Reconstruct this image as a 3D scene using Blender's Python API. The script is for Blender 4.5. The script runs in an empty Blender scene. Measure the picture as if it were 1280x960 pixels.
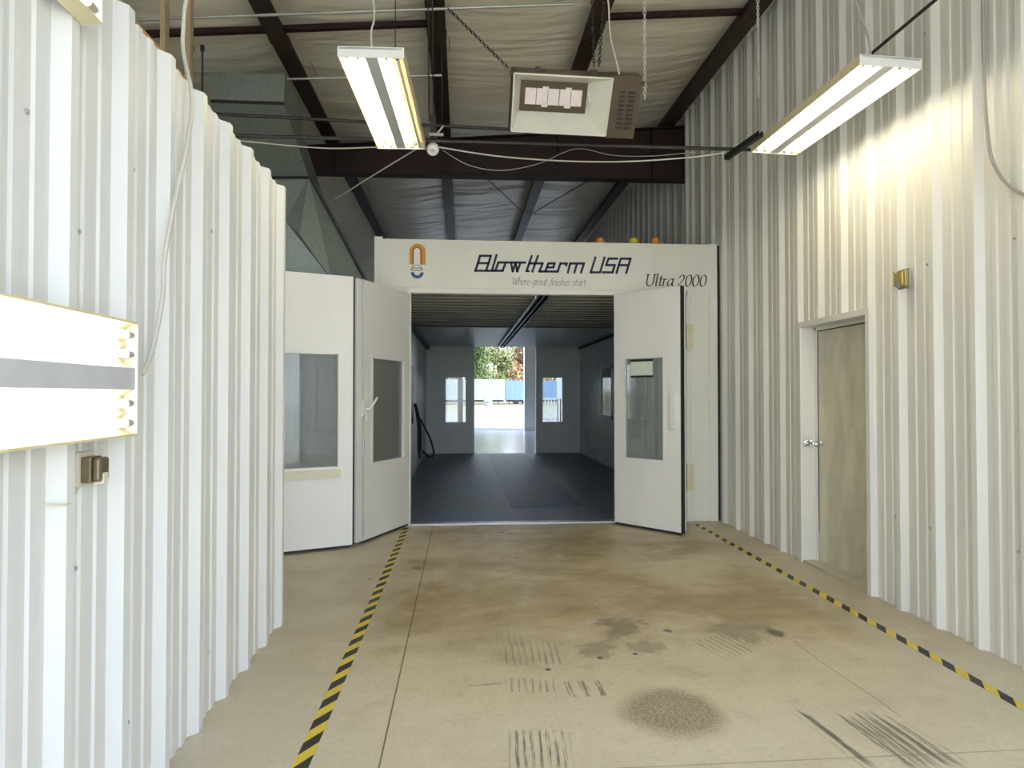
import bpy, math, random
from mathutils import Vector, Matrix
random.seed(7)
SC = bpy.context.scene
COL = SC.collection
PI = math.pi

# ------------------------------------------------------------------ camera model
CAMZ = 1.5
FPX = 800.0
PITCH = math.atan(13 / FPX)
YAW = math.atan(62 / FPX * math.cos(PITCH))
s_, c_ = math.sin, math.cos
FW = Vector((s_(YAW) * c_(PITCH), c_(YAW) * c_(PITCH), s_(PITCH)))
RT = Vector((c_(YAW), -s_(YAW), 0))
UP = RT.cross(FW)

def at(x, y, X=None, Y=None, Z=None):
    """point of the place seen at pixel (x, y) of the 1280x960 photo, on the plane X, Y or Z"""
    d = FW + RT * ((x - 640) / FPX) + UP * (-(y - 480) / FPX)
    t = X / d.x if X is not None else Y / d.y if Y is not None else (Z - CAMZ) / d.z
    return Vector((d.x * t, d.y * t, CAMZ + d.z * t))

# ------------------------------------------------------------------ mesh builder
class MB:
    def __init__(self):
        self.v, self.f = [], []
    def add(self, vs, fs):
        b = len(self.v)
        self.v += [Vector(p) for p in vs]
        self.f += [tuple(b + i for i in f) for f in fs]
        return self
    def box(self, lo, hi, M=None):
        x0, y0, z0 = lo; x1, y1, z1 = hi
        vs = [Vector(p) for p in ((x0,y0,z0),(x1,y0,z0),(x1,y1,z0),(x0,y1,z0),(x0,y0,z1),(x1,y0,z1),(x1,y1,z1),(x0,y1,z1))]
        if M is not None: vs = [M @ p for p in vs]
        return self.add(vs, [(0,3,2,1),(4,5,6,7),(0,1,5,4),(1,2,6,5),(2,3,7,6),(3,0,4,7)])
    def poly(self, pts):
        return self.add(pts, [tuple(range(len(pts)))])
    def tube(self, pts, r, n=8, closed=False, cap=True):
        pts = [Vector(p) for p in pts]
        m = len(pts); vs = []; fs = []
        nrm = None
        for i, p in enumerate(pts):
            if closed: t = pts[(i+1) % m] - pts[i-1]
            else: t = pts[min(i+1, m-1)] - pts[max(i-1, 0)]
            t.normalize()
            if nrm is None:
                a = Vector((0,0,1)) if abs(t.z) < .9 else Vector((1,0,0))
                nrm = t.cross(a).normalized()
            nrm = (nrm - t * nrm.dot(t)).normalized()
            b = t.cross(nrm)
            rr = r[i] if isinstance(r, (list, tuple)) else r
            for k in range(n):
                a = 2 * PI * k / n
                vs.append(p + nrm * (rr * c_(a)) + b * (rr * s_(a)))
        for i in range(m if closed else m - 1):
            j = (i + 1) % m
            for k in range(n):
                l = (k + 1) % n
                fs.append((i*n+k, i*n+l, j*n+l, j*n+k))
        if cap and not closed:
            fs.append(tuple(range(n-1, -1, -1))); fs.append(tuple((m-1)*n + k for k in range(n)))
        return self.add(vs, fs)
    def lathe(self, c, prof, n=20, axis=Vector((0,0,1))):
        axis = Vector(axis).normalized()
        q = Vector((0,0,1)).rotation_difference(axis)
        vs, fs = [], []
        for r, h in prof:
            for k in range(n):
                a = 2*PI*k/n
                vs.append(Vector(c) + q @ Vector((r*c_(a), r*s_(a), h)))
        for i in range(len(prof)-1):
            for k in range(n):
                l = (k+1) % n
                fs.append((i*n+k, i*n+l, (i+1)*n+l, (i+1)*n+k))
        fs.append(tuple(range(n-1,-1,-1))); fs.append(tuple((len(prof)-1)*n+k for k in range(n)))
        return self.add(vs, fs)
    def extrude_z(self, pts, z0, z1):
        """open polyline of (x, y) swept from z0 to z1"""
        vs = [(x, y, z0) for x, y in pts] + [(x, y, z1) for x, y in pts]
        n = len(pts)
        return self.add(vs, [(i, i+1, n+i+1, n+i) for i in range(n-1)])

WL = {}
def obj(name, mb, mat, parent=None, smooth=False, bevel=0, label=None, cat=None, group=None, kind=None):
    me = bpy.data.meshes.new(name)
    off = WL.get(parent.name, Vector()) if parent else Vector()
    me.from_pydata([tuple(p - off) for p in mb.v], [], mb.f)
    me.update()
    me.materials.append(mat)
    if smooth:
        for p in me.polygons: p.use_smooth = True
        try: me.set_sharp_from_angle(angle=math.radians(40))
        except Exception: pass
    o = bpy.data.objects.new(name, me)
    COL.objects.link(o)
    if parent: o.parent = parent
    WL[o.name] = off
    if bevel:
        b = o.modifiers.new('bevel', 'BEVEL'); b.width = bevel; b.segments = 2; b.limit_method = 'ANGLE'
    tag(o, label, cat, group, kind)
    return o
def tag(o, label=None, cat=None, group=None, kind=None):
    if label: o['label'] = label
    if cat: o['category'] = cat
    if group: o['group'] = group
    if kind: o['kind'] = kind
def thing(name, loc, label, cat, group=None, kind=None):
    o = bpy.data.objects.new(name, None)
    COL.objects.link(o); o.location = loc; o.empty_display_size = .1
    WL[o.name] = Vector(loc)
    tag(o, label, cat, group, kind)
    return o

# ------------------------------------------------------------------ materials
def nt(name):
    m = bpy.data.materials.new(name); m.use_nodes = True
    t = m.node_tree
    return m, t, t.nodes['Principled BSDF']
def node(t, typ, **kw):
    n = t.nodes.new(typ)
    for k, v in kw.items(): setattr(n, k, v)
    return n
def mth(t, op, a, b=None, c=None, clamp=False):
    n = node(t, 'ShaderNodeMath', operation=op); n.use_clamp = clamp
    for i, x in enumerate((a, b, c)):
        if x is None: continue
        if isinstance(x, (int, float)): n.inputs[i].default_value = x
        else: t.links.new(x, n.inputs[i])
    return n.outputs[0]
def mixc(t, fac, a, b, blend='MIX'):
    n = node(t, 'ShaderNodeMix', data_type='RGBA', blend_type=blend)
    for sock, x in ((n.inputs[0], fac), (n.inputs[6], a), (n.inputs[7], b)):
        if isinstance(x, (int, float)): sock.default_value = x
        elif isinstance(x, tuple): sock.default_value = (*x, 1)
        else: t.links.new(x, sock)
    return n.outputs[2]
def ramp(t, x, lo, hi):
    n = node(t, 'ShaderNodeMapRange'); n.interpolation_type = 'SMOOTHSTEP'
    t.links.new(x, n.inputs[0]); n.inputs[1].default_value = lo; n.inputs[2].default_value = hi
    return n.outputs[0]
def noise(t, vec, scale, detail=4, rough=.55, dist=0):
    n = node(t, 'ShaderNodeTexNoise'); n.inputs['Scale'].default_value = scale
    n.inputs['Detail'].default_value = detail; n.inputs['Roughness'].default_value = rough
    n.inputs['Distortion'].default_value = dist
    if vec is not None: t.links.new(vec, n.inputs['Vector'])
    return n.outputs['Fac']
def wpos(t):
    return node(t, 'ShaderNodeNewGeometry').outputs['Position']
def mapped(t, vec, scale=(1,1,1), loc=(0,0,0), rot=(0,0,0), vtype='POINT'):
    n = node(t, 'ShaderNodeMapping', vector_type=vtype)
    n.inputs['Location'].default_value = loc; n.inputs['Rotation'].default_value = rot; n.inputs['Scale'].default_value = scale
    t.links.new(vec, n.inputs['Vector'])
    return n.outputs[0]
def bump(t, p, h, strength=.2, dist=.01):
    n = node(t, 'ShaderNodeBump'); n.inputs['Strength'].default_value = strength; n.inputs['Distance'].default_value = dist
    t.links.new(h, n.inputs['Height']); t.links.new(n.outputs[0], p.inputs['Normal'])

def plain(name, col, rough=.5, metal=0, var=.12, scale=6, spec=.5, dirt=None, stretch=(1,1,1), bmp=0):
    m, t, p = nt(name)
    n = noise(t, mapped(t, wpos(t), stretch), scale)
    d = tuple(max(0, c * (1 - var)) for c in col); u = tuple(min(1, c * (1 + var * .5)) for c in col)
    c = mixc(t, ramp(t, n, .3, .7), d, u)
    if dirt:
        n2 = noise(t, mapped(t, wpos(t), stretch, (3.1, 1.7, .4)), scale * .45, 6, .65)
        c = mixc(t, mth(t, 'MULTIPLY', ramp(t, n2, .58, .78), dirt[1]), c, dirt[0])
    t.links.new(c, p.inputs['Base Color'])
    p.inputs['Roughness'].default_value = rough; p.inputs['Metallic'].default_value = metal
    p.inputs['Specular IOR Level'].default_value = spec
    if bmp: bump(t, p, n, bmp, .01)
    return m
def emit(name, col, st):
    m, t, p = nt(name)
    p.inputs['Base Color'].default_value = (*col, 1)
    p.inputs['Emission Color'].default_value = (*col, 1); p.inputs['Emission Strength'].default_value = st
    return m

WALL_L = plain('white_metal_siding', (.79, .80, .80), .42, 0, .04, 3, dirt=((.6,.57,.5), .25), stretch=(1,1,.25))
WALL_R = plain('aged_white_siding', (.74, .735, .69), .45, 0, .06, 3, dirt=((.5,.46,.37), .35), stretch=(1,1,.2))
BOOTH = plain('cream_enamel', (.82, .81, .74), .38, 0, .03, 2, dirt=((.6,.57,.48), .2), stretch=(1,1,.4))
LEAF = plain('white_enamel', (.84, .84, .83), .4, 0, .03, 2, dirt=((.62,.59,.55), .25), stretch=(1,1,.5))
BOOTHIN = plain('booth_lining', (.72, .76, .75), .42, 0, .08, 2, dirt=((.25,.26,.26), .4))
REARIN = plain('grey_enamel', (.80, .83, .81), .45, 0, .06, 2)
FILTER = plain('filter_media', (.90, .88, .76), .75, 0, .08, 4)
GRATE = plain('booth_floor_paint', (.155, .195, .275), .5, 0, .22, 14, dirt=((.23,.26,.32), .5))
GRATE2 = plain('dark_grating', (.075, .10, .165), .5, .0, .3, 30)
MAROON = plain('red_oxide_steel', (.026, .006, .006), .55, 0, .3, 5)
PURL = plain('dark_red_steel', (.040, .020, .016), .5, 0, .3, 5)
BLACK = plain('black_rubber_and_gaps', (.015, .015, .016), .55, 0, .2, 10)  # also colours the strips that stand in for dark gaps
DARKST = plain('dark_strut', (.05, .045, .042), .45, .4, .2, 10)
GALV = plain('galvanised_sheet', (.27, .31, .29), .42, .5, .16, 55, dirt=((.22,.22,.19), .5))
GREYMET = plain('grey_conduit', (.42, .41, .38), .4, .5, .15, 10)
ALU = plain('bare_aluminium', (.62, .63, .64), .35, .8, .08, 10)
WHITEFIX = plain('fixture_white', (.80, .80, .79), .35, 0, .03, 8)
COVER = plain('ballast_cover', (.62, .63, .66), .4, .1, .05, 8)
REFL = plain('warm_reflector', (.82, .72, .46), .3, .1, .04, 8)
TUBE = emit('lit_tube', (1, .94, .76), 4.6)
TUBEW = emit('lit_tube_cool', (1, .95, .82), 2.2)
TUBEOFF = plain('unlit_tube', (.86, .80, .58), .2, 0, .02, 8)
SOCK = plain('lamp_socket', (.30, .29, .27), .5, 0, .05, 8)
WHITECORD = plain('white_cord', (.62, .60, .55), .5, 0, .06, 9)
GREYCORD = plain('grey_cable', (.36, .34, .32), .5, 0, .06, 9)
BROWN = plain('brown_enamel', (.085, .058, .030), .45, .1, .15, 8)
HEATIN = plain('heater_reflector', (.72, .71, .62), .35, .15, .05, 6)
CERAM = plain('ceramic_tile', (.80, .70, .68), .7, 0, .05, 30)
BRONZE = plain('bronze_box', (.20, .165, .095), .4, .4, .15, 10)
BRASS = plain('brass_box', (.50, .38, .14), .4, .4, .12, 10)
IVORY = plain('ivory_plate', (.74, .70, .56), .5, 0, .05, 10)
WOOD = plain('orange_timber', (.52, .27, .09), .7, 0, .25, 12, stretch=(1,.2,1))
STUD = plain('pale_timber', (.36, .26, .15), .7, 0, .2, 12, stretch=(1,1,.15))
RUST = plain('tan_sealant', (.66, .47, .27), .6, 0, .15, 10)
SCREW = plain('screw_washer', (.46, .46, .46), .4, .4, .15, 20)
DOORM = plain('soiled_door_paint', (.64, .61, .49), .5, 0, .16, 3, dirt=((.27,.22,.13), .75), stretch=(1,2.2,.7))
CHROME = plain('chrome', (.75, .75, .75), .15, 1, .03, 10)
HINGE = plain('cream_hinge', (.74, .69, .47), .4, .1, .06, 10)
NAVY = plain('navy_lettering', (.012, .012, .06), .5, 0, .05, 10)
INK = plain('black_lettering', (.02, .02, .02), .5, 0, .05, 10)
GREYINK = plain('grey_lettering', (.30, .29, .25), .5, 0, .05, 10)
ORANGE = plain('orange_decal', (.72, .33, .03), .5, 0, .08, 10)
DKORANGE = plain('dark_orange_decal', (.42, .15, .015), .5, 0, .08, 10)
BLUE = plain('blue_decal', (.03, .10, .33), .5, 0, .08, 10)
DECALW = plain('white_decal', (.86, .84, .80), .5, 0, .03, 10)
OLIVE = plain('olive_decal', (.22, .20, .09), .5, 0, .1, 30)
PALEGRN = plain('pale_green', (.70, .78, .66), .6, 0, .04, 8)
AMBER = plain('amber_dome', (.75, .30, .06), .3, 0, .05, 8)
YELLOWD = plain('yellow_dome', (.75, .62, .06), .3, 0, .05, 8)

def glass_mat():
    m, t, p = nt('window_glass')
    p.inputs['Base Color'].default_value = (.80, .86, .84, 1)
    p.inputs['Roughness'].default_value = .02
    p.inputs['Transmission Weight'].default_value = .84
    p.inputs['IOR'].default_value = 1.45
    return m
GLASS = glass_mat()

def insulation():
    m, t, p = nt('white_vinyl_insulation')
    P = wpos(t)
    n1 = noise(t, mapped(t, P, (.3, 1.5, .2)), 1.5, 3, .5, .4)
    n2 = noise(t, mapped(t, P, (.8, .8, .8)), 1.3, 4)
    c = mixc(t, ramp(t, n2, .35, .7), (.86, .79, .64), (.92, .86, .73))
    t.links.new(c, p.inputs['Base Color'])
    p.inputs['Roughness'].default_value = .36
    bump(t, p, n1, .8, .12)
    return m
INSUL = insulation()

def tape_mat(name, phase):
    m, t, p = nt(name)
    P = wpos(t)
    s = node(t, 'ShaderNodeSeparateXYZ'); t.links.new(P, s.inputs[0])
    v = mth(t, 'ADD', mth(t, 'MULTIPLY', s.outputs[0], -1.5), s.outputs[1])
    fr = mth(t, 'FRACT', mth(t, 'ADD', mth(t, 'DIVIDE', v, .19), 40 + phase))
    k = mth(t, 'GREATER_THAN', fr, .5)
    n = noise(t, P, 9, 5)
    yel = mixc(t, ramp(t, n, .5, .75), (.72, .54, .05), (.55, .44, .14))
    blk = mixc(t, ramp(t, n, .5, .75), (.018, .018, .02), (.07, .065, .06))
    t.links.new(mixc(t, k, yel, blk), p.inputs['Base Color'])
    p.inputs['Roughness'].default_value = .45
    return m

def floor_mat():
    m, t, p = nt('stained_concrete')
    P = wpos(t)
    sx = node(t, 'ShaderNodeSeparateXYZ'); t.links.new(P, sx.inputs[0])
    X, Y = sx.outputs[0], sx.outputs[1]
    big = noise(t, mapped(t, P, (.55, .9, 1), (2.3, 1.1, 0)), .9, 5, .6, .6)
    mid = noise(t, P, 3.2, 6, .65, .4)
    fine = noise(t, P, 38, 4, .6)
    c = mixc(t, ramp(t, big, .36, .64), (.60, .515, .35), (.36, .275, .145))
    c = mixc(t, mth(t, 'MULTIPLY', ramp(t, mid, .5, .72), .55), c, (.31, .235, .125))
    c = mixc(t, mth(t, 'MULTIPLY', ramp(t, mid, .5, .28), .45), c, (.68, .615, .46))
    # paler concrete towards the front of the bay
    c = mixc(t, mth(t, 'MULTIPLY', ramp(t, mth(t, 'ADD', Y, mth(t, 'MULTIPLY', big, -1.4)), 3.4, 2.0), .6), c, (.70, .635, .49))
    # greyer strips along the two walls
    gw = mth(t, 'MAXIMUM', ramp(t, mth(t, 'ADD', X, mth(t, 'MULTIPLY', mid, .5)), -.05, -.5), ramp(t, mth(t, 'ADD', X, mth(t, 'MULTIPLY', mid, -.5)), 2.05, 2.5))
    c = mixc(t, mth(t, 'MULTIPLY', gw, .55), c, (.56, .51, .39))
    c = mixc(t, mth(t, 'MULTIPLY', ramp(t, fine, .45, .7), .16), c, (.22, .18, .12))
    def local(cx, cy, ang):
        v = mapped(t, P, (1,1,1), (cx, cy, 0), (0, 0, ang), 'TEXTURE')
        q = node(t, 'ShaderNodeSeparateXYZ'); t.links.new(v, q.inputs[0])
        return v, q.outputs[0], q.outputs[1]
    def boxm(x, y, lx, ly, soft=.25):
        a = ramp(t, mth(t, 'DIVIDE', mth(t, 'ABSOLUTE', x), lx), 1, 1 - soft)
        b = ramp(t, mth(t, 'DIVIDE', mth(t, 'ABSOLUTE', y), ly), 1, 1 - soft)
        return mth(t, 'MULTIPLY', a, b)
    # round damp, speckled stain
    v, x, y = local(.99, 2.985, 0)
    d = mth(t, 'SQRT', mth(t, 'ADD', mth(t, 'MULTIPLY', x, x), mth(t, 'MULTIPLY', mth(t, 'MULTIPLY', y, y), 1.1)))
    d = mth(t, 'ADD', d, mth(t, 'MULTIPLY', mth(t, 'SUBTRACT', mid, .5), .22))
    sp = noise(t, P, 70, 3, .7)
    k = mth(t, 'MULTIPLY', ramp(t, d, .30, .16), mth(t, 'ADD', .45, mth(t, 'MULTIPLY', ramp(t, sp, .42, .58), .4)))
    c = mixc(t, k, c, (.225, .16, .085))
    blotn = noise(t, mapped(t, P, (1, .8, 1), (5, 2, 0)), 5.5, 5, .65, .5)
    # smaller oil blots
    for cx, cy, r, kk in ((1.02, 4.05, .2, .5), (1.1, 3.75, .12, .45), (1.75, 3.95, .22, .4), (1.97, 3.91, .06, .9), (.75, 3.72, .14, .4), (.467, 3.488, .022, 1), (1.0, 3.66, .02, .9), (.5, 5.9, .03, .7), (.43, 6.98, .03, .9), (.52, 6.9, .03, .9), (1.3, 4.0, .035, .8), (.78, 3.62, .025, .9), (-.4, 5.6, .04, .6), (-.75, 5.3, .03, .7)):
        v, x, y = local(cx, cy, 0)
        d = mth(t, 'ADD', mth(t, 'SQRT', mth(t, 'ADD', mth(t, 'MULTIPLY', x, x), mth(t, 'MULTIPLY', y, y))), mth(t, 'MULTIPLY', mth(t, 'SUBTRACT', blotn, .5), r * 3.2))
        c = mixc(t, mth(t, 'MULTIPLY', ramp(t, d, r, r * .5), kk), c, (.12, .10, .08))
    # tyre scuffs
    for cx, cy, ang, lx, ly, fq, kk in ((1.615, 2.71, math.radians(97), .27, .040, 75, 1), (1.628, 2.70, math.radians(97), .25, .030, 60, .9), (1.89, 2.66, math.radians(95), .23, .14, 66, .75), (1.86, 2.69, math.radians(95), .25, .13, 75, .85), (2.0, 2.62, math.radians(95), .2, .05, 80, .6),
                                        (.36, 3.31, math.radians(86), .09, .15, 90, .5), (.33, 2.72, math.radians(86), .17, .15, 95, .75), (.40, 3.72, math.radians(88), .20, .2, 85, .42), (.28, 3.95, math.radians(88), .15, .12, 85, .3),
                                        (1.56, 3.74, math.radians(108), .17, .16, 75, .5), (1.75, 3.85, math.radians(108), .16, .14, 80, .35), (.62, 3.25, math.radians(92), .10, .12, 42, .7), (.12, 3.34, math.radians(5), .10, .03, 60, .5)):
        v, x, y = local(cx, cy, ang)
        wv = mth(t, 'SINE', mth(t, 'ADD', mth(t, 'MULTIPLY', y, fq * 2), mth(t, 'MULTIPLY', noise(t, v, 5, 2), 4)))
        st = noise(t, mapped(t, v, (2.2, 45, 1)), 1.6, 4, .7)
        k = mth(t, 'MULTIPLY', mth(t, 'MULTIPLY', boxm(x, y, lx, ly, .3), ramp(t, wv, -.2, .6)), ramp(t, st, .40, .56))
        c = mixc(t, mth(t, 'MULTIPLY', k, kk), c, (.10, .085, .07))
    # saw-cut joints and a crack
    def line(a, w, lo=None):
        k = ramp(t, mth(t, 'ABSOLUTE', a), w, w * .35)
        return k
    j = line(mth(t, 'ADD', X, .333), .0055)
    c = mixc(t, mth(t, 'MULTIPLY', j, .85), c, (.07, .05, .03))
    j2 = mth(t, 'MULTIPLY', line(mth(t, 'SUBTRACT', Y, 2.552), .006), mth(t, 'GREATER_THAN', X, .6))
    j3 = mth(t, 'MULTIPLY', line(mth(t, 'SUBTRACT', Y, 6.56), .008), mth(t, 'GREATER_THAN', X, -.33))
    c = mixc(t, mth(t, 'MULTIPLY', mth(t, 'MAXIMUM', j2, j3), .45), c, (.14, .11, .07))
    v, x, y = local(2.02, 3.3, math.radians(92))
    cr = mth(t, 'MULTIPLY', line(mth(t, 'ADD', y, mth(t, 'MULTIPLY', mth(t, 'SUBTRACT', mid, .5), .05)), .005), boxm(x, y, .5, .5, .2))
    c = mixc(t, mth(t, 'MULTIPLY', cr, .6), c, (.13, .10, .07))
    t.links.new(c, p.inputs['Base Color'])
    r = mth(t, 'ADD', .26, mth(t, 'MULTIPLY', mid, .34))
    t.links.new(r, p.inputs['Roughness'])
    p.inputs['Specular IOR Level'].default_value = .45
    bump(t, p, fine, .06, .004)
    return m

def ground_mat():
    m, t, p = nt('gravel_and_grass')
    P = wpos(t)
    sx = node(t, 'ShaderNodeSeparateXYZ'); t.links.new(P, sx.inputs[0])
    n = noise(t, P, .35, 5, .6); f = noise(t, P, 6, 4, .7)
    g = mixc(t, ramp(t, f, .3, .7), (.19, .17, .155), (.27, .245, .23))
    yy = mth(t, 'ADD', sx.outputs[1], mth(t, 'MULTIPLY', n, 8))
    k = mth(t, 'MULTIPLY', ramp(t, yy, 48, 60), .9)
    gr = mixc(t, ramp(t, n, .4, .62), (.27, .21, .12), (.20, .19, .09))
    t.links.new(mixc(t, k, g, gr), p.inputs['Base Color'])
    p.inputs['Roughness'].default_value = .9
    return m

# ------------------------------------------------------------------ corrugated sheet
RIBH = .036
def rib_profile(a0, a1, pitch, crest0, base, out):
    """points (x, y) of a ribbed sheet running along Y from a0 to a1; ribs stand out towards `out` (+1/-1)"""
    sec = [(-.058, 0), (-.020, 1), (.020, 1), (.058, 0), (.095, 0), (.104, .2), (.134, .2), (.143, 0), (.182, 0), (.191, .2), (.221, .2), (.230, 0)]
    def hgt(u):
        u = (u + .058) % pitch - .058
        for (p, h), (q, g) in zip(sec, sec[1:]):
            if p <= u <= q: return h + (g - h) * (u - p) / (q - p)
        return 0
    ys = {a0, a1}
    k0 = int((a0 - crest0) / pitch) - 2
    for k in range(k0, int((a1 - crest0) / pitch) + 3):
        for u, h in sec:
            y = crest0 + k * pitch + u
            if a0 < y < a1: ys.add(y)
    return [(base + out * RIBH * hgt(y - crest0), y) for y in sorted(ys)]

# roof plane of the insulation, rising towards +X
def roofz(x): return 5.15 + x / 12

# ================================================================== THE SETTING
YF, YR = -1.3, 26.6      # front and rear walls of the building
XL, XR = -6.0, 3.07
YE0 = 16.3
FLOOR = floor_mat()
obj('floor', MB().box((XL - .2, YF, -.15), (6.2, YE0, 0)), FLOOR, label='stained and scuffed tan concrete slab floor of the workshop bay', cat='floor', kind='structure')

# right wall, with the hole for the personnel door
obj('floor_rear', MB().box((XL - .2, YE0, -.15), (6.2, YR, 0)), plain('sky_tinted_concrete', (.55, .58, .63), .16, 0, .06, 2), label='concrete floor beyond the rear doorway of the booth, tinted pale for reflected sky', cat='floor', kind='structure')  # pale bluish colour stands in for sky reflected by the slab
PR, CR = .335, 3.925
DY0, DY1, DZ = 4.60, 5.53, 2.10
mb = MB()
mb.extrude_z(rib_profile(YF, DY0 - .03, PR, CR, XR, -1), 0, 5.42)
mb.extrude_z(rib_profile(DY0 - .03, DY1 + .03, PR, CR, XR, -1), DZ + .02, 5.42)
mb.extrude_z(rib_profile(DY1 + .03, 8.46, PR, CR, XR, -1), 0, 5.42)
mb.box((XR + .16, YF, 0), (XR + .2, DY0, 5.5)).box((XR + .16, DY1, 0), (XR + .2, 16.9, 5.5)).box((XR + .16, DY0, DZ), (XR + .2, DY1, 5.5))
mb.extrude_z(rib_profile(8.46, 16.9, PR, CR, XR + .10, -1), 0, 5.45)
WRIGHT = obj('wall_right', mb, WALL_R, label='tall ribbed white metal wall on the right', cat='wall', kind='structure')
sc_ = MB()
for zz in (.62, 2.36, 3.9):
    for k in range(-8, 13):
        y = CR + k * PR + .075
        if zz < 2.1 and DY0 - .1 < y < DY1 + .1: continue
        if y < 8.4 and (k * 7 + int(zz * 3)) % 3: sc_.lathe((XR - .001, y, zz + .012 * (k % 3)), [(.009, 0), (.007, .005), (.003, .007)], 8, (-1, 0, 0))
obj('screw', sc_, SCREW, WRIGHT)
# the trim angle along the top of the right wall, and the closing strip at its far end
mb = MB().box((XR - .06, YF, 5.36), (XR + .02, 8.46, 5.46))
mb.box((XR - .05, 8.43, 0), (XR + .02, 8.47, 5.44))
obj('trim_1', mb, WALL_R, label='white metal angle capping the top of the right wall', cat='trim', kind='structure')

# left partition
PL, CL = .325, 4.285
LW, LTOP = -1.20, 2.862
mb = MB()
mb.extrude_z(rib_profile(-1.0, 4.335, PL, CL, LW, 1), 0, LTOP)
mb.box((LW - .16, -1.0, 0), (LW - .12, 4.33, LTOP - .02))
mb.box((LW - .16, 4.325, 0), (LW + .012, 4.337, LTOP))
WLEFT = obj('wall_left', mb, WALL_L, label='ribbed white metal partition wall on the left', cat='wall', kind='structure')
sc_ = MB()
for zz, st in ((2.28, 0), (.9, 1), (.28, 2), (1.95, 1)):
    for k in range(-12, 1):
        if (k + st) % 2: continue
        y = CL + k * PL + (.085 if (k % 4) else .165)
        if y > 4.3: continue
        sc_.lathe((LW + .001, y, zz + .02 * ((k * 3) % 4)), [(.009, 0), (.007, .005), (.003, .007)], 8, (1, 0, 0))
obj('screw', sc_, SCREW, WLEFT)
obj('seam', MB().box((LW, 1.888, .0), (LW + .006, 1.900, LTOP)), RUST, WLEFT)
obj('trim_2', MB().box((LW - .12, 1.6, LTOP - .03), (LW - .006, 2.86, LTOP + .022)), WOOD, label='orange timber plate on top of the left partition', cat='timber plate', kind='structure')

# outer shell
mb = MB()
pts = [(y, x) for x, y in rib_profile(XL, 6.2, .33, 0, YF, 1)]
def wall_x(mb, x0, x1, z0, z1, yb, out):
    p = rib_profile(x0, x1, .33, 0.0, yb, out)
    mb.extrude_z([(y, x) for x, y in p], z0, z1)
wall_x(mb, XL, -5.6, 0, 5.2, YF, 1); wall_x(mb, -5.6, 3.0, 3.9, 5.35, YF, 1)
wall_x(mb, -2.4, -1.25, 0, 3.9, YF, 1); wall_x(mb, -5.6, -4.4, 0, 3.9, YF, 1); wall_x(mb, -4.4, -2.4, 2.9, 3.9, YF, 1); wall_x(mb, 2.95, 3.3, 0, 5.4, YF, 1)
obj('wall_front', mb, WALL_R, label='front wall around the open bay doors behind the viewer', cat='wall', kind='structure')
mb = MB().extrude_z(rib_profile(YF, YR, .33, 0, XL, 1), 0, 5.0)
obj('wall_far_left', mb, WALL_L, label='ribbed wall of the neighbouring bay beyond the partition', cat='wall', kind='structure')
mb = MB()
mb.box((XL, YR, 0), (-1.05, YR + .15, 5.4)).box((2.56, YR - .3, 0), (3.02, YR + .15, 5.4)).box((4.75, YR, 0), (6.2, YR + .15, 5.6)).box((XL, YR, 3.75), (6.2, YR + .15, 5.6))
mb.box((6.2, 16.9, 0), (6.35, YR + .15, 5.6)).box((3.2, 16.9, 0), (6.2, 17.0, 5.6))
obj('wall_back', mb, BOOTH, label='far wall with an open doorway to the yard, seen through the booth', cat='wall', kind='structure')
obj('trim_3', MB().box((-.19, YR - .1, 0), (.02, YR + .12, 3.75)), STUD, label='dark post in the far doorway seen through the left booth window', cat='post', kind='structure')

# ceiling: vinyl faced insulation sagging between the purlins
PX = [-4.75, -3.22, -1.70, -.235, 1.29, 2.82]
mb = MB()
xs = [XL + i * (6.35 - XL) / 84 for i in range(85)]; ys = [YF + i * (YR - YF) / 150 for i in range(151)]
vs = []
for y in ys:
    for x in xs:
        d = min(abs(x - p) for p in PX)
        sag = .045 * min(1, d / .6)
        vs.append((x, y, roofz(x) - sag + .012 * s_(y * 3.1 + x * .8) * min(1, d / .3)))
nx = len(xs)
fs = [(j*nx+i, (j+1)*nx+i, (j+1)*nx+i+1, j*nx+i+1) for j in range(len(ys)-1) for i in range(nx-1)]
mb.add(vs, fs)
mb.add([(XL-.2, YF-.1, roofz(XL)+.12), (6.4, YF-.1, roofz(6.4)+.12), (6.4, YR+.2, roofz(6.4)+.12), (XL-.2, YR+.2, roofz(XL)+.12)], [(0,1,2,3)])
obj('ceiling', mb, INSUL, smooth=True, label='pale vinyl-faced insulation sagging between the roof purlins', cat='ceiling', kind='structure')

def purlin(x, y0, y1, label):
    zt = roofz(x) + .01; zb = zt - .21
    mb = MB()
    for a, b, c, d in ((x-.10, zb, x+.075, zb+.006), (x-.014, zb, x-.006, zt), (x-.01, zt-.006, x+.10, zt), (x-.10, zb, x-.095, zb+.026)):
        mb.box((a, y0, b), (c, y1, d))
    for yy in (1.5, 3.9, 6.1, 8.3):
        mb.box((x-.105, yy-.05, zb-.004), (x+.08, yy+.05, zb+.03))
    return obj('roof_purlin', mb, PURL, label=label, cat='purlin', kind='structure', group='roof purlins running away from the viewer')
for x, l in zip(PX, ('dark roof purlin over the neighbouring bay, hidden by the partition', 'dark roof purlin crossing above the grey duct', 'dark roof purlin just left of the left hanging light',
                     'dark roof purlin between the left hanging light and the heater', 'dark roof purlin passing above the hanging heater', 'dark roof purlin along the top of the right wall')):
    purlin(x, YF, YR, l)
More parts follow.
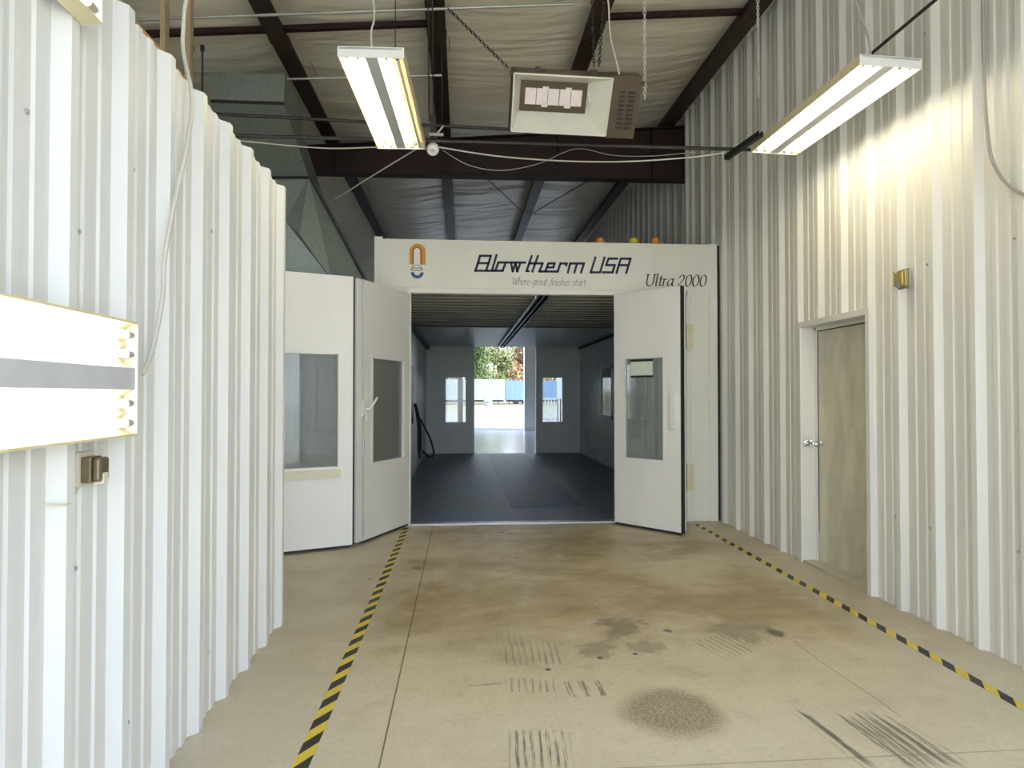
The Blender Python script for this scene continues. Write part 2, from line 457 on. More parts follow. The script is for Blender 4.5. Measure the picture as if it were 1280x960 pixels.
# main rafter
mb = MB()
x0, x1 = XL, XR + .09
def zt(x): return roofz(x) - .205
zb = 4.45
def prism(mb, y0, y1, l0, l1, r0, r1):
    mb.add([(x0,y0,l0),(x1,y0,r0),(x1,y1,r0),(x0,y1,l0),(x0,y0,l1),(x1,y0,r1),(x1,y1,r1),(x0,y1,l1)],[(0,3,2,1),(4,5,6,7),(0,1,5,4),(1,2,6,5),(2,3,7,6),(3,0,4,7)])
prism(mb, 8.53, 8.71, zb-.05, zb-.035, zb, zb+.015)
prism(mb, 8.615, 8.625, zb-.04, zt(x0), zb+.01, zt(x1))
prism(mb, 8.53, 8.71, zt(x0)-.012, zt(x0), zt(x1)-.012, zt(x1))
for xx in (-4.75, -1.7, -.235, 1.29, 2.6):
    mb.box((xx-.005, 8.54, zb), (xx+.005, 8.70, zt(xx)-.01))
obj('roof_beam', mb, MAROON, label='deep maroon steel rafter crossing in front of the spray booth roof', cat='beam', kind='structure')
# red bars between the purlins
for i, (xa, xb, yy, l) in enumerate(((-3.2, -1.72, 6.05, 'dark red bracing bar above the grey duct'), (-1.68, -.25, 6.05, 'dark red bracing bar behind the left hanging light'), (1.31, 2.8, 6.05, 'dark red bracing bar right of the heater'),
                                     (-.21, 1.27, 9.9, 'dark bracing bar behind the rafter, right of the middle purlin'), (-1.68, -.25, 9.5, 'dark bracing bar behind the rafter, left of the middle purlin'))):
    mb = MB()
    za, zc = roofz(xa) - .12, roofz(xb) - .12
    mb.add([(xa,yy,za),(xb,yy,zc),(xb,yy+.05,zc),(xa,yy+.05,za),(xa,yy,za+.05),(xb,yy,zc+.05),(xb,yy+.05,zc+.05),(xa,yy+.05,za+.05)],[(0,3,2,1),(4,5,6,7),(0,1,5,4),(1,2,6,5),(2,3,7,6),(3,0,4,7)])
    obj('bracing_bar', mb, MAROON, label=l, cat='bracing bar', kind='structure', group='red bars between the purlins')
for (xa, ya, xb, yb, l) in ((-.2, 8.6, 1.25, 12.5, 'thin brace rod crossing the dark roof behind the rafter, falling right'), (1.3, 12.5, 2.9, 8.7, 'thin brace rod crossing the dark roof behind the rafter, rising right')):
    obj('brace_rod', MB().tube([(xa, ya, roofz(xa)-.23), (xb, yb, roofz(xb)-.23)], .009, 6), DARKST, label=l, cat='brace rod', kind='structure')

# personnel door in the right wall
D = thing('door_1', (XR, 5.06, 0), 'soiled beige personnel door in the right wall', 'door', kind='structure')
mb = MB()
mb.box((XR - .045, DY1, 0), (XR + .16, DY1 + .05, DZ + .05)).box((XR - .045, DY0 - .05, 0), (XR + .16, DY0, DZ + .05)).box((XR - .045, DY0, DZ), (XR + .16, DY1, DZ + .05))
mb.box((XR + .09, DY1 - .03, 0), (XR + .105, DY1, DZ)).box((XR + .09, DY0, DZ - .03), (XR + .105, DY1, DZ))
obj('door_frame', mb, WALL_R, D, bevel=.004)
mb = MB().box((XR + .105, DY0 + .005, .03), (XR + .15, DY1 - .005, DZ - .005))
obj('door_gap_strip', MB().box((XR + .1, DY1 - .036, .03), (XR + .104, DY1 - .029, DZ - .03)).box((XR + .1, DY0, DZ - .038), (XR + .104, DY1 - .03, DZ - .030)), BLACK, D)  # black strips stand in for the dark gap around the leaf
leaf = obj('door_leaf', mb, DOORM, D, bevel=.003)
obj('kick_plate', MB().box((XR + .1, DY0 + .03, .04), (XR + .106, DY1 - .02, .27)), DOORM, leaf, bevel=.002)
obj('threshold', MB().box((XR - .03, DY0, 0), (XR + .16, DY1, .02)), plain('door_sill', (.50, .46, .36), .7, 0, .1, 8), D)
kz = 1.06
mb = MB().lathe((XR + .105, DY1 - .075, kz), [(.032, 0), (.032, .006), (.012, .01), (.011, .035), (.024, .042), (.027, .056), (.020, .068), (.005, .072)], 18, (-1, 0, 0))
obj('door_knob', mb, CHROME, leaf, smooth=True)
obj('latch_plate', MB().box((XR - .02, DY1 - .004, kz - .03), (XR + .06, DY1 + .002, kz + .03)), CHROME, D)

# ================================================================== SPRAY BOOTH
YB, BX0, BX1 = 7.41, -1.005, 3.035
BX1 = 3.028
OX0, OX1, OZ = -.59, 2.64, 2.675
YE, IX0, IX1, IZ = 16.2, -.905, 3.0, 2.72
B = thing('paint_booth', (1.0, YB, 0), 'long cream walk-in spray booth with blue and black lettering on its header', 'spray booth')
mb = MB().box((BX0, YB, OZ + .06), (BX1, YB + .09, 3.289))
mb.box((BX0 - .003, YB - .014, OZ + .06), (BX0 + .09, YB, 3.31)).box((BX1 - .10, YB - .006, OZ + .06), (BX1 + .002, YB, 3.295))
HEAD = obj('header_panel', mb, BOOTH, B, bevel=.004)
mb = MB().box((OX0 - .02, YB - .02, OZ - .01), (OX1 + .02, YB + .07, OZ + .058))
mb.box((OX0 - .02, YB - .026, OZ + .045), (OX1 + .02, YB - .018, OZ + .06)).box((.31, YB - .024, OZ - .012), (.318, YB + .02, OZ + .06))
obj('top_rail', mb, BOOTH, B, bevel=.003)
obj('front_post', MB().box((BX0, YB, 0), (OX0, YB + .09, OZ + .06)).box((OX0 - .05, YB - .012, 0), (OX0, YB, OZ + .05)), BOOTH, B, bevel=.004)
mb = MB().box((OX1, YB + .004, 0), (BX1, YB + .09, OZ + .06))
mb.box((OX1, YB - .02, 0), (OX1 + .05, YB + .01, OZ + .05)).box((2.93, YB - .012, 0), (BX1, YB + .01, OZ + .06))
mb.box((2.70, YB - .006, .04), (2.92, YB + .008, OZ + .02))
mb.box((2.80, YB - .010, 1.97), (2.91, YB, 1.982)).box((2.80, YB - .010, .60), (2.91, YB, .612))
RPAN = obj('front_post', mb, BOOTH, B, bevel=.003)
obj('dark_gap_strip', MB().box((BX1 + .003, YB + .01, 0), (BX1 + .030, YB + .06, 3.28)), BLACK, B)  # black strip stands in for the shaded gap between booth and wall
for z0, z1 in ((2.03, 2.335), (.365, .68)):
    mb = MB().box((OX1 + .012, YB - .034, z0), (OX1 + .085, YB - .02, z1))
    mb.tube([(OX1 + .01, YB - .035, z0), (OX1 + .01, YB - .035, z1)], .013, 10)
    h = obj('hinge', mb, HINGE, RPAN, smooth=False)
obj('threshold', MB().box((OX0, YB - .035, 0), (OX1, YB + .07, .022)), ALU, B, bevel=.004)
mb = MB().box((BX0 + .03, YB + .09, 0), (IX0, YE, 2.95))
for k in range(9): mb.box((BX0 + .015, YB + .3 + k * .95, 0), (BX0 + .03, YB + .34 + k * .95, 2.95))
LIN = obj('side_wall', mb, BOOTHIN, B)
mb = MB().box((IX1, YB + .09, 0), (BX1, YE, 2.95))
for k in range(1, 9): mb.box((IX1 - .008, YB + k * .97, 0), (IX1, YB + k * .97 + .03, IZ))
RIN = obj('side_wall', mb, BOOTHIN, B)
for ya, yb2 in ((10.2, 11.6), (12.6, 13.6)):
    fr = MB()
    for lo, hi in (((ya, 1.0), (ya + .06, 2.1)), ((yb2 - .06, 1.0), (yb2, 2.1)), ((ya, 1.0), (yb2, 1.06)), ((ya, 2.04), (yb2, 2.1))):
        fr.box((IX1 - .03, lo[0], lo[1]), (IX1, hi[0], hi[1]))
    w = obj('window_frame', fr, REARIN, RIN)
    obj('window_pane', MB().box((IX1 - .012, ya + .06, 1.06), (IX1 - .004, yb2 - .06, 2.04)), plain('wall_glass', (.10, .12, .13), .08, 0, .1, 2), RIN)
# ceiling filters: ridged near half, flat far half
mb = MB()
pts = []
y = YB + .09
while y < 11.4:
    pts.append((y, 0)); y += .27
mb.box((IX0, YB + .09, IZ - .0), (IX1, pts[-1][0] + .1, IZ + .05))
for a, _ in pts: mb.box((IX0, a + .05, IZ - .022), (IX1, a + .23, IZ))
mb.box((IX0, YB + .09, IZ + .05), (IX1, YE, IZ + .2))
CF = obj('ceiling_filter', mb, FILTER, B)
mb = MB()
for a, _ in pts: mb.box((IX0, a, IZ - .032), (IX1, a + .035, IZ))
obj('filter_rails', mb, plain('filter_rail', (.20, .19, .16), .6, .1, .1, 6), CF)
mb = MB().box((IX0, pts[-1][0], IZ - .03), (IX1, pts[-1][0] + .09, IZ + .05)).box((IX0, pts[-1][0] + .09, IZ - .012), (IX1, YE, IZ + .05))
obj('ceiling_panel', mb, BOOTHIN, B)
mb = MB()
for xx in (.885, .955, 1.025):
    mb.box((xx - .012, YB + .12, IZ - .075), (xx + .012, YE - .3, IZ - .02))
mb.box((.87, YB + .12, IZ - .03), (1.04, YE - .3, IZ - .02))
TRK = obj('light_track', mb, DARKST, B)
obj('track_edge', MB().box((.862, YB + .12, IZ - .078), (.872, YE - .3, IZ - .03)), ALU, TRK)
obj('cornice', MB().box((IX0, YB + .4, IZ - .09), (IX0 + .08, YE, IZ - .02)).box((IX1 - .05, YB + .4, IZ - .07), (IX1, YE, IZ - .02)), DARKST, B)
obj('booth_floor', MB().box((IX0, YB + .07, .0), (IX1, YE, .012)), GRATE, B)
mb = MB()
for k in range(48):
    y0 = 8.42 + k * .15
    mb.box((.64, y0, .012), (1.60, y0 + .14, .018))
obj('floor_grate', mb, GRATE2, B)
# rear wall and its two glazed leaves
mb = MB()
mb.box((IX0, YE, 0), (.30, YE + .08, 2.95)).box((1.87, YE, 0), (IX1, YE + .08, 2.95)).box((.30, YE, IZ - .01), (1.87, YE + .08, 2.95))
W1 = (-.425, .085, .80, 1.93); W2 = (2.03, 2.55, .80, 1.93)
def wall_hole(x0, x1, z0, z1, hx0, hx1, hz0, hz1, y0, y1):
    return MB().box((x0, y0, z0), (hx0, y1, z1)).box((hx1, y0, z0), (x1, y1, z1)).box((hx0, y0, z0), (hx1, y1, hz0)).box((hx0, y0, hz1), (hx1, y1, z1))
mb = MB()
a = wall_hole(IX0, .30, 0, 2.95, *W1, YE, YE + .06); b = wall_hole(1.87, IX1, 0, 2.95, *W2, YE, YE + .06)
mb.add(a.v, a.f).add(b.v, b.f).box((.30, YE, IZ - .01), (1.87, YE + .06, 2.95))
obj('rear_wall', mb, REARIN, B)
for (x0, x1, w) in ((-.525, .295, W1), (1.90, 2.69, W2)):
    l = obj('rear_door_leaf', wall_hole(x0, x1, .03, 2.67, w[0] + .004, w[1] - .004, w[2] + .004, w[3] - .004, YE - .055, YE - .01), REARIN, B, bevel=.004)
    obj('window_pane', MB().box((w[0], YE - .036, w[2]), (w[1], YE - .030, w[3])), GLASS, l)

# ---- folding front leaves
def door_leaf(name, p, q, z0, z1, win, parent, th=.05, ledge=True, side=1):
    """leaf standing from p to q (plan points); win = (u0, u1, z0, z1) along the leaf; front face is the one looking at the viewer"""
    p, q = Vector((*p, 0)), Vector((*q, 0))
    d = (q - p); L = d.length; d.normalize()
    nrm = Vector((d.y, -d.x, 0))
    if nrm.y > 0: nrm = -nrm
    M = Matrix(((d.x, nrm.x, 0, p.x), (d.y, nrm.y, 0, p.y), (0, 0, 1, 0), (0, 0, 0, 1)))
    u0, u1, w0, w1 = win
    mb = MB()
    for lo, hi in (((0, z0), (u0, z1)), ((u1, z0), (L, z1)), ((u0, z0), (u1, w0)), ((u0, w1), (u1, z1))):
        mb.box((lo[0], -th, lo[1]), (hi[0], 0, hi[1]), M)
    o = obj(name, mb, LEAF, parent)
    fr = MB()
    for lo, hi in (((u0 - .012, w0 - .012), (u0 + .014, w1 + .012)), ((u1 - .014, w0 - .012), (u1 + .012, w1 + .012)), ((u0, w0 - .012), (u1, w0 + .014)), ((u0, w1 - .014), (u1, w1 + .012))):
        fr.box((lo[0], -.03, lo[1]), (hi[0], .004, hi[1]), M)
    obj('window_frame', fr, LEAF, o)
    obj('window_pane', MB().box((u0, -.034, w0), (u1, -.028, w1), M), GLASS, o)
    sw = MB().box((.01, -th * .8, z0 - .02), (L - .01, -th * .2, z0), M)
    obj('bottom_sweep', sw, BLACK, o)
    return o, M, L
zl, zh = .035, 2.655
LA, MA, lA = door_leaf('door_leaf', (-.602, YB - .03), (-.990, 6.515), zl, zh, (.11, .785, .785, 1.885), B)
lbp, lbq = Vector((-1.068, 6.365)), Vector((-1.665, 6.118)); dd = (lbq - lbp).normalized()
LB, MBx, lB = door_leaf('door_leaf', tuple(lbp), tuple(lbp + dd * .97), zl, zh, (.13, .80, .79, 1.90), B)
obj('sill_ledge', MB().box((.12, 0, .705), (.81, .03, .777), MBx), IVORY, LB)
RA, MR, lR = door_leaf('door_leaf', (1.748, YB - .13), (2.308, 6.632), zl, zh, (.135, .655, .77, 1.915), B)
# leaf running from the post out to the fold (seen edge-on)
door_leaf('door_leaf', (2.385, 6.70), (2.60, YB - .03), zl, zh, (.12, .55, .76, 1.815), B)
obj('dark_gap_strip', MB().box((lR, -.05, zl), (lR + .018, .0, zh), MR), BLACK, RA)  # black strip stands in for the dark gap at the fold
obj('pull_plate', MB().box((.735, 0, 1.13), (.80, .035, 1.51), MR), WHITEFIX, RA, bevel=.006)
obj('dark_gap_strip', MB().box((-.016, -.05, zl), (0, .0, zh), MBx), BLACK, LB)
# meeting stile and long hinge between the two left leaves
mb = MB().box((lA + .002, -.05, zl), (lA + .10, -.006, zh), MA)
st = obj('meeting_stile', mb, LEAF, LA, bevel=.004)
mb = MB()
for z0 in (.1, .9, 1.75, 2.35):
    mb.tube([MA @ Vector((lA + .004, .006, z0)), MA @ Vector((lA + .004, .006, z0 + .16))], .010, 8)
mb.tube([MA @ Vector((lA + .006, .004, zl)), MA @ Vector((lA + .006, .004, zh))], .006, 6)
obj('hinge_rod', mb, ALU, LA)
hz = 1.34
mb = MB().box((lA - .045, 0, hz - .06), (lA + .03, .012, hz + .10), MA)
mb.tube([MA @ Vector(p) for p in ((lA - .03, .012, hz + .01), (lA - .03, .05, hz + .01), (lA - .06, .06, hz + .04), (lA - .17, .055, hz + .125))], [.014, .014, .012, .011], 10)
mb.tube([MA @ Vector(p) for p in ((lA - .01, .012, hz - .02), (lA - .01, .03, hz - .03), (lA - .012, .03, hz - .11))], .010, 8)
obj('lever_handle', mb, WHITEFIX, LA, smooth=True)
# pale rectangle with black bars in the right window
PATCHM = Matrix(MR)
mb = MB().box((.215, -.024, 1.70), (.50, -.021, 1.885), PATCHM)
C_ = obj('pale_rectangle', mb, PALEGRN, label='pale green rectangle with black edges in the right door window', cat='window_patch')
for z_ in (1.868, 1.69):
    obj('black_band', MB().box((.212, -.021, z_), (.503, -.017, z_ + .022), PATCHM), BLACK, C_)

# ---- lettering on the header
def strokes_mesh(mb, polys, w, to3, depth=.004):
    """square-cut strokes of width w"""
    for pl in polys:
        for (ax, ay), (bx, by) in zip(pl, pl[1:]):
            a, b = Vector((ax, ay)), Vector((bx, by)); d = (b - a)
            if d.length < 1e-6: continue
            d.normalize(); n = Vector((-d.y, d.x)) * (w / 2); e = d * (w * .42)
            q = [a - e + n, a - e - n, b + e - n, b + e + n]
            top = [to3(p.x, p.y, depth) for p in q]; bot = [to3(p.x, p.y, 0) for p in q]
            mb.add(top + bot, [(0,1,2,3), (4,7,6,5), (0,4,5,1), (1,5,6,2), (2,6,7,3), (3,7,4,0)])
OFF = 1066.7
BT = [[(100,340),(160,150),(300,150),(240,340)], [(130,245),(268,245)], [(95,342),(455,342),(497,235)], [(375,140),(315,340)], [(360,340),(400,235),(755,235)],
      [(565,235),(588,350),(625,240),(648,350),(692,235)], [(840,150),(772,345),(800,345)], [(805,245),(985,245),(940,350),(1186,350)], [(922,150),(848,352)],
      [(1022,345),(1062,245),(1145,245),(1126,297),(1045,297)], [(1186,350),(1222,245),(OFF+240,245),(OFF+232,272)]]
BT += [[(OFF+a, b) for a, b in p] for p in ([(255,362),(285,245),(470,245),(432,362)], [(378,245),(342,362)], [(625,165),(562,360),(688,360),(748,165)],
      [(922,180),(802,180),(768,265),(886,265),(856,360),(725,360)], [(910,366),(968,180),(1100,180),(1042,366)], [(938,265),(1070,265)])]
kx = 1.85 / 2091.0
def to3(x, y, d): return (.137 + (x - 85) * kx, YB - d, 3.128 - (y - 140 - (x - 85) * .0125) * kx * 1.02 - .012)
mb = MB(); strokes_mesh(mb, BT, 29, to3)
obj('lettering', mb, NAVY, HEAD)
GL = {
 'U': ([[(.05,.7),(.05,.2),(.12,.04),(.26,0),(.42,.06),(.5,.2),(.5,.7)], [(-.05,.7),(.15,.7)], [(.42,.7),(.58,.7)]], .64),
 'l': ([[(0,.72),(.06,.76),(.06,.08),(.1,0),(.18,.04)]], .22), 't': ([[(.1,.62),(.1,.1),(.15,0),(.25,.05)], [(0,.44),(.24,.44)]], .28),
 'r': ([[(0,.42),(.06,.45),(.05,0)], [(.05,.3),(.15,.43),(.26,.42)]], .30),
 'a': ([[(.38,.36),(.28,.45),(.14,.42),(.04,.25),(.06,.06),(.16,0),(.28,.08),(.36,.25)], [(.38,.45),(.36,.08),(.42,0),(.48,.05)]], .48),
 '2': ([[(.04,.52),(.1,.66),(.24,.7),(.36,.6),(.34,.44),(.2,.22),(0,0)], [(0,0),(.2,.03),(.42,0)]], .48),
 '0': ([[(.22 + .2 * c_(a * PI / 9), .35 + .35 * s_(a * PI / 9)) for a in range(19)]], .50),
 'W': ([[(0,.7),(.16,0),(.36,.6),(.48,0),(.70,.7)], [(-.06,.7),(.08,.7)], [(.62,.7),(.78,.7)]], .72),
 'h': ([[(0,.72),(.06,.75),(.05,0)], [(.05,.3),(.16,.44),(.28,.42),(.3,.3),(.3,.08),(.36,0)]], .40),
 'e': ([[(.05,.22),(.34,.28),(.32,.4),(.2,.45),(.08,.36),(.04,.18),(.1,.03),(.22,0),(.34,.08)]], .38),
 'g': ([[(.36,.40),(.26,.45),(.12,.42),(.04,.26),(.08,.10),(.2,.06),(.34,.2)], [(.38,.45),(.33,-.1),(.22,-.22),(.04,-.18)]], .44),
 'f': ([[(.36,.68),(.28,.74),(.2,.66),(.12,0),(.06,-.18),(-.04,-.2)], [(.04,.44),(.30,.44)]], .27),
 'i': ([[(.02,.42),(.07,.45),(.06,.08),(.12,0),(.18,.05)], [(.07,.6),(.09,.63)]], .21),
 'n': ([[(0,.42),(.06,.45),(.05,0)], [(.05,.3),(.16,.44),(.28,.42),(.3,.3),(.3,.08),(.36,0),(.4,.04)]], .43),
 's': ([[(.28,.4),(.16,.45),(.06,.36),(.12,.26),(.24,.18),(.24,.06),(.12,0),(0,.06)]], .33), ' ': ([], .26)}
def nib_text(mb, text, x0, x1, zbase, h, nib=.075, slant=.22, depth=.004):
    tot = sum(GL[ch][1] for ch in text); k = (x1 - x0) / tot; kz = h / .7; pen = 0
    nx, nz = nib * .80, nib * .45
    for ch in text:
        for pl in GL[ch][0]:
            for (ax, az), (bx, bz) in zip(pl, pl[1:]):
                pts = []
                for (px, pz) in ((ax, az), (bx, bz)):
                    for sg in (-1, 1):
                        for tg in (-1, 1):
                            gx, gz = px + sg * nx / 2 - tg * .008, pz + sg * nz / 2 + tg * .008
                            pts.append(((pen + gx + slant * gz) , gz))
                # convex hull
                P = sorted(set((round(a, 5), round(b, 5)) for a, b in pts))
                def half(P):
                    H = []
                    for q in P:
                        while len(H) > 1 and (H[-1][0]-H[-2][0])*(q[1]-H[-2][1]) - (H[-1][1]-H[-2][1])*(q[0]-H[-2][0]) <= 0: H.pop()
                        H.append(q)
                    return H
                hull = half(P)[:-1] + half(P[::-1])[:-1]
                mb.poly([(x0 + a * k, YB - depth, zbase + b * kz) for a, b in hull])
        pen += GL[ch][1]
mb = MB(); nib_text(mb, 'Ultra 2000', 2.155, 2.895, 2.785, .135, nib=.085)
obj('lettering', mb, INK, HEAD)
mb = MB(); nib_text(mb, 'Where great finishes start', .575, 1.44, 2.775, .085, nib=.065)
obj('lettering', mb, GREYINK, HEAD)
# emblem: orange arch over a blue bowl, a small band between
ex, k16 = -.599 + .0046, .00944 / 16
def e3(x, y, d): return (-.70 + x * k16 - .0, YB - d, 3.32 - y * k16)
p0 = at(500, 295, Y=YB); p1 = at(580, 355, Y=YB)
def e3(x, y, d):
    u, v = x / 1280, y / 960
    return (p0.x + (p1.x - p0.x) * u, YB - d, p0.z + (p1.z - p0.z) * v + .0)
def arch(mb, cx, top, bot, ro, ri, d, flip=False, n=16):
    ou, iu = [], []
    for i in range(n + 1):
        a = PI * i / n
        sgn = 1 if not flip else -1
        ou.append((cx - ro * c_(a), top + ro - sgn * ro * s_(a))); iu.append((cx - ri * c_(a), top + ro - sgn * ri * s_(a)))
    if not flip:
        ou = [(cx - ro, bot)] + ou + [(cx + ro, bot)]; iu = [(cx - ri, bot)] + iu + [(cx + ri, bot)]
    for i in range(len(ou) - 1):
        mb.poly([e3(*ou[i], d), e3(*ou[i+1], d), e3(*iu[i+1], d), e3(*iu[i], d)])
mb = MB().poly([e3(335 + 118 * c_(a * PI / 12), 690 + 118 * s_(a * PI / 12), .002) for a in range(24)]).poly([e3(x, y, .0028) for x, y in ((270, 240), (400, 240), (400, 640), (270, 640))])
EM = obj('emblem', mb, DECALW, HEAD)
mb = MB(); arch(mb, 352, 150, 578, 160, 74, .003); obj('emblem_arch', mb, ORANGE, HEAD)
mb = MB(); arch(mb, 338, 208, 578, 96, 64, .0045); obj('emblem_arch', mb, DKORANGE, HEAD)
mb = MB(); arch(mb, 345, 735 - 128, 0, 128, 62, .0034, flip=True); obj('emblem_bowl', mb, BLUE, HEAD)
mb = MB(); arch(mb, 335, 578, 690, 112, 98, .0040); obj('emblem_ring', mb, OLIVE, HEAD)
mb = MB().poly([e3(x, y, .005) for x, y in ((222, 640), (448, 640), (448, 705), (222, 705))]); obj('emblem_band', mb, OLIVE, HEAD)
mb = MB().poly([e3(x, y, .006) for x, y in ((240, 655), (430, 655), (430, 690), (240, 690))]); obj('emblem_band', mb, IVORY, HEAD)

# beacons on the booth roof
obj('roof_panel', MB().box((BX0 + .03, YB + .09, 2.955), (BX1, YE + .06, 3.0)), BOOTHIN, B)
for px, m, l in ((750, AMBER, 'orange dome lamp peeking over the header, leftmost of three'), (792, YELLOWD, 'yellow dome lamp peeking over the header'), (819, AMBER, 'orange dome lamp peeking over the header, right of the yellow one')):
    p = at(px, 303, Y=7.62)
    t_ = thing('dome_lamp', (p.x, p.y, 3.0), l, 'lamp', 'dome lamps on the booth roof')
    obj('stem', MB().lathe((p.x, p.y, 3.0), [(.05, .002), (.05, .02), (.018, .03), (.018, p.z - 3.0 - .04)], 12), DARKST, t_)
    obj('dome', MB().lathe((p.x, p.y, p.z - .04), [(.035, 0), (.055, .03), (.055, .06), (.04, .09), (.012, .1)], 14), m, t_, smooth=True)

# ================================================================== DUCT
def dpt(x, y, Y): return at(x, y, Y=Y)
Dt = thing('air_duct', (-2.0, 7.0, 2.0), 'large grey galvanised duct descending beside the spray booth', 'duct')
A1, A2, A3, A4 = dpt(262, 90, 6.3), dpt(356, 87, 6.3), dpt(264, 127, 6.3), dpt(355, 130, 6.3)
A1.z = A2.z = min(A1.z, A2.z)
back = Vector((0, .75, 0))
def hexa(mb, a, b, c, d, off):
    """front quad a b (top) c d (bottom), pushed back by off"""
    vs = [a, b, d, c, a + off, b + off, d + off, c + off]
    mb.add(vs, [(0,3,2,1), (4,5,6,7), (0,1,5,4), (1,2,6,5), (2,3,7,6), (3,0,4,7)])
mb = MB(); hexa(mb, A1, A2, A3, A4, back)
obj('duct_box', mb, GALV, Dt)
B3, B4 = dpt(284, 222, 6.95), dpt(386, 222, 6.95)
mb = MB(); hexa(mb, A3, A4, B3, B4, back)
obj('duct_elbow', mb, GALV, Dt)
def strip(a, b, r=.016):
    return MB().tube([a, b], r, 4)
for a_, b_ in ((A3, A4), (B3, B4)):
    obj('seam_flange', strip(a_ + Vector((0, -.01, 0)), b_ + Vector((0, -.01, 0))), DARKST, Dt)
C1 = dpt(374, 292, 6.86); C2 = dpt(456, 352, 7.26); C3 = dpt(416, 352, 7.0); C4 = dpt(300, 352, 7.0); Cb = dpt(356, 275, 6.92)
low = [dpt(284, 222, 6.95), dpt(386, 222, 6.95), C1, Cb, C2, C3, C4]
bk = [p + Vector((0, .8, 0)) for p in (low[0], low[1], C2, C4)]
mb = MB().add(low + bk, [(0, 3, 2, 1), (1, 2, 5, 4), (0, 6, 3), (3, 6, 5, 2), (1, 4, 9, 8), (0, 7, 10, 6), (7, 8, 9, 10), (0, 1, 8, 7), (4, 5, 6, 10, 9)])
obj('duct_transition', mb, GALV, Dt)
mb = strip(low[1] + Vector((.01, -.012, 0)), C2 + Vector((.01, -.012, 0)), .012)
obj('seam_flange', mb, DARKST, Dt)
for px, l in ((240, 'left threaded hanger rod of the grey duct'), (253, 'right threaded hanger rod of the grey duct')):
    a = at(px, 57, Y=6.05); b = at(px, 118, Y=6.05)
    mb = MB().tube([a, b], .008, 6).lathe(a - Vector((0, 0, .05)), [(.02, 0), (.02, .05)], 8)
    obj('hanger_rod', mb, DARKST, label=l, cat='hanger rod', group='hanger rods of the duct')

# posts rising behind the partition
for px, w, Y0, l in ((203, .026, 3.6, 'pale timber post rising behind the partition, left of the flexible cord'), (234, .03, 3.9, 'timber post rising behind the partition, beside the flexible cord')):
    p = at(px, 60, Y=Y0)
    obj('timber_post', MB().box((p.x - w/2, Y0, 0), (p.x + w/2, Y0 + .05, roofz(p.x) - .22)), STUD, label=l, cat='post', group='timber posts behind the partition')

# ================================================================== FLUORESCENT FIXTURES
def fixture(name, M, L, W, label, group, lit=(1, 1, 1, 1), tubem=None):
    """M: local frame; x along the lamps from 0 to L, y across centred, light leaves along -z, back at z=0"""
    loc = M @ Vector((L/2, 0, 0))
    t_ = thing(name, loc, label, 'fluorescent light', group)
    H = .060; cw = .075
    mb = MB().box((0, -W/2 + .012, -.012), (L, W/2 - .012, 0), M)
    obj('housing', mb, WHITEFIX, t_)
    for e in (0, L - .006):
        mb = MB().add([M @ Vector(p) for p in ((e, -W/2, -H), (e, W/2, -H), (e, W/2, .004), (e, -W/2, .004), (e + .006, -W/2, -H), (e + .006, W/2, -H), (e + .006, W/2, .004), (e + .006, -W/2, .004))],
                      [(0,3,2,1), (4,5,6,7), (0,1,5,4), (1,2,6,5), (2,3,7,6), (3,0,4,7)])
        obj('end_plate', mb, WHITEFIX, t_)
    for sg in (-1, 1):
        y0, y1 = sg * cw / 2, sg * W / 2
        prof = [(y0, -.05), (y0 + sg * .018, -.02), ((y0 + y1) / 2 - sg * .015, -.014), ((y0 + y1) / 2, -.028), ((y0 + y1) / 2 + sg * .015, -.014), (y1 - sg * .022, -.02), (y1, -.058)]
        mb = MB()
        vs = [M @ Vector((x, a, b)) for x in (.006, L - .006) for a, b in prof]
        n = len(prof)
        mb.add(vs, [(i, i+1, n+i+1, n+i) for i in range(n-1)])
        # outer lip
        mb.box((.006, min(y1, y1 - sg * .008), -.060), (L - .006, max(y1, y1 - sg * .008), 0), M)
        obj('reflector', mb, REFL, t_)
    mb = MB().box((.006, -cw/2, -.054), (L - .006, cw/2, -.012), M)
    obj('ballast_cover', mb, COVER, t_, bevel=.003)
    k = 0
    for sg in (-1, 1):
        cy = sg * (cw / 2 + (W / 2 - cw / 2) / 2)
        for dy in (-.032, .032):
            y = cy + dy
            tb = obj('lamp_tube', MB().tube([M @ Vector((.05, y, -.042)), M @ Vector((L - .05, y, -.042))], .0135, 12), (tubem or TUBE) if lit[k] else TUBEOFF, t_, smooth=True)
            if not lit[k]: tb['label'] = 'unlit lamp tube'
            for e0, e1 in ((.008, .052), (L - .052, L - .008)):
                mb = MB().tube([M @ Vector((e0, y, -.042)), M @ Vector((e1, y, -.042))], .010, 8).box((min(e0, e1 - .012), y - .011, -.042), (e0 + .012, y + .011, -.014), M)
                obj('lamp_socket', mb, SOCK, t_)
            k += 1
    return t_
def frame(o, x, y):
    x = Vector(x).normalized(); y = Vector(y); y = (y - x * y.dot(x)).normalized(); z = x.cross(y)
    return Matrix(((x.x, y.x, z.x, o[0]), (x.y, y.y, z.y, o[1]), (x.z, y.z, z.z, o[2]), (0, 0, 0, 1)))
LZ = 1.5 + 1.72 * 1.19
# hanging lights: seen from below, near end to far end
fixture('fluorescent_light', frame((-.455 * 1.19, 3.19 * 1.19, LZ), (.03, 1, .01), (-1, .0, .0)), 1.45, .39, 'lit fluorescent light hanging left of the heater', 'four-lamp fluorescent lights', lit=(0, 1, 1, 1))
fixture('fluorescent_light', frame((2.165 * 1.19, 3.06 * 1.19, LZ - .01), (-.002, 1, .012), (-1, 0, .03)), 1.45, .395, 'lit fluorescent light hanging beside the right wall', 'four-lamp fluorescent lights')
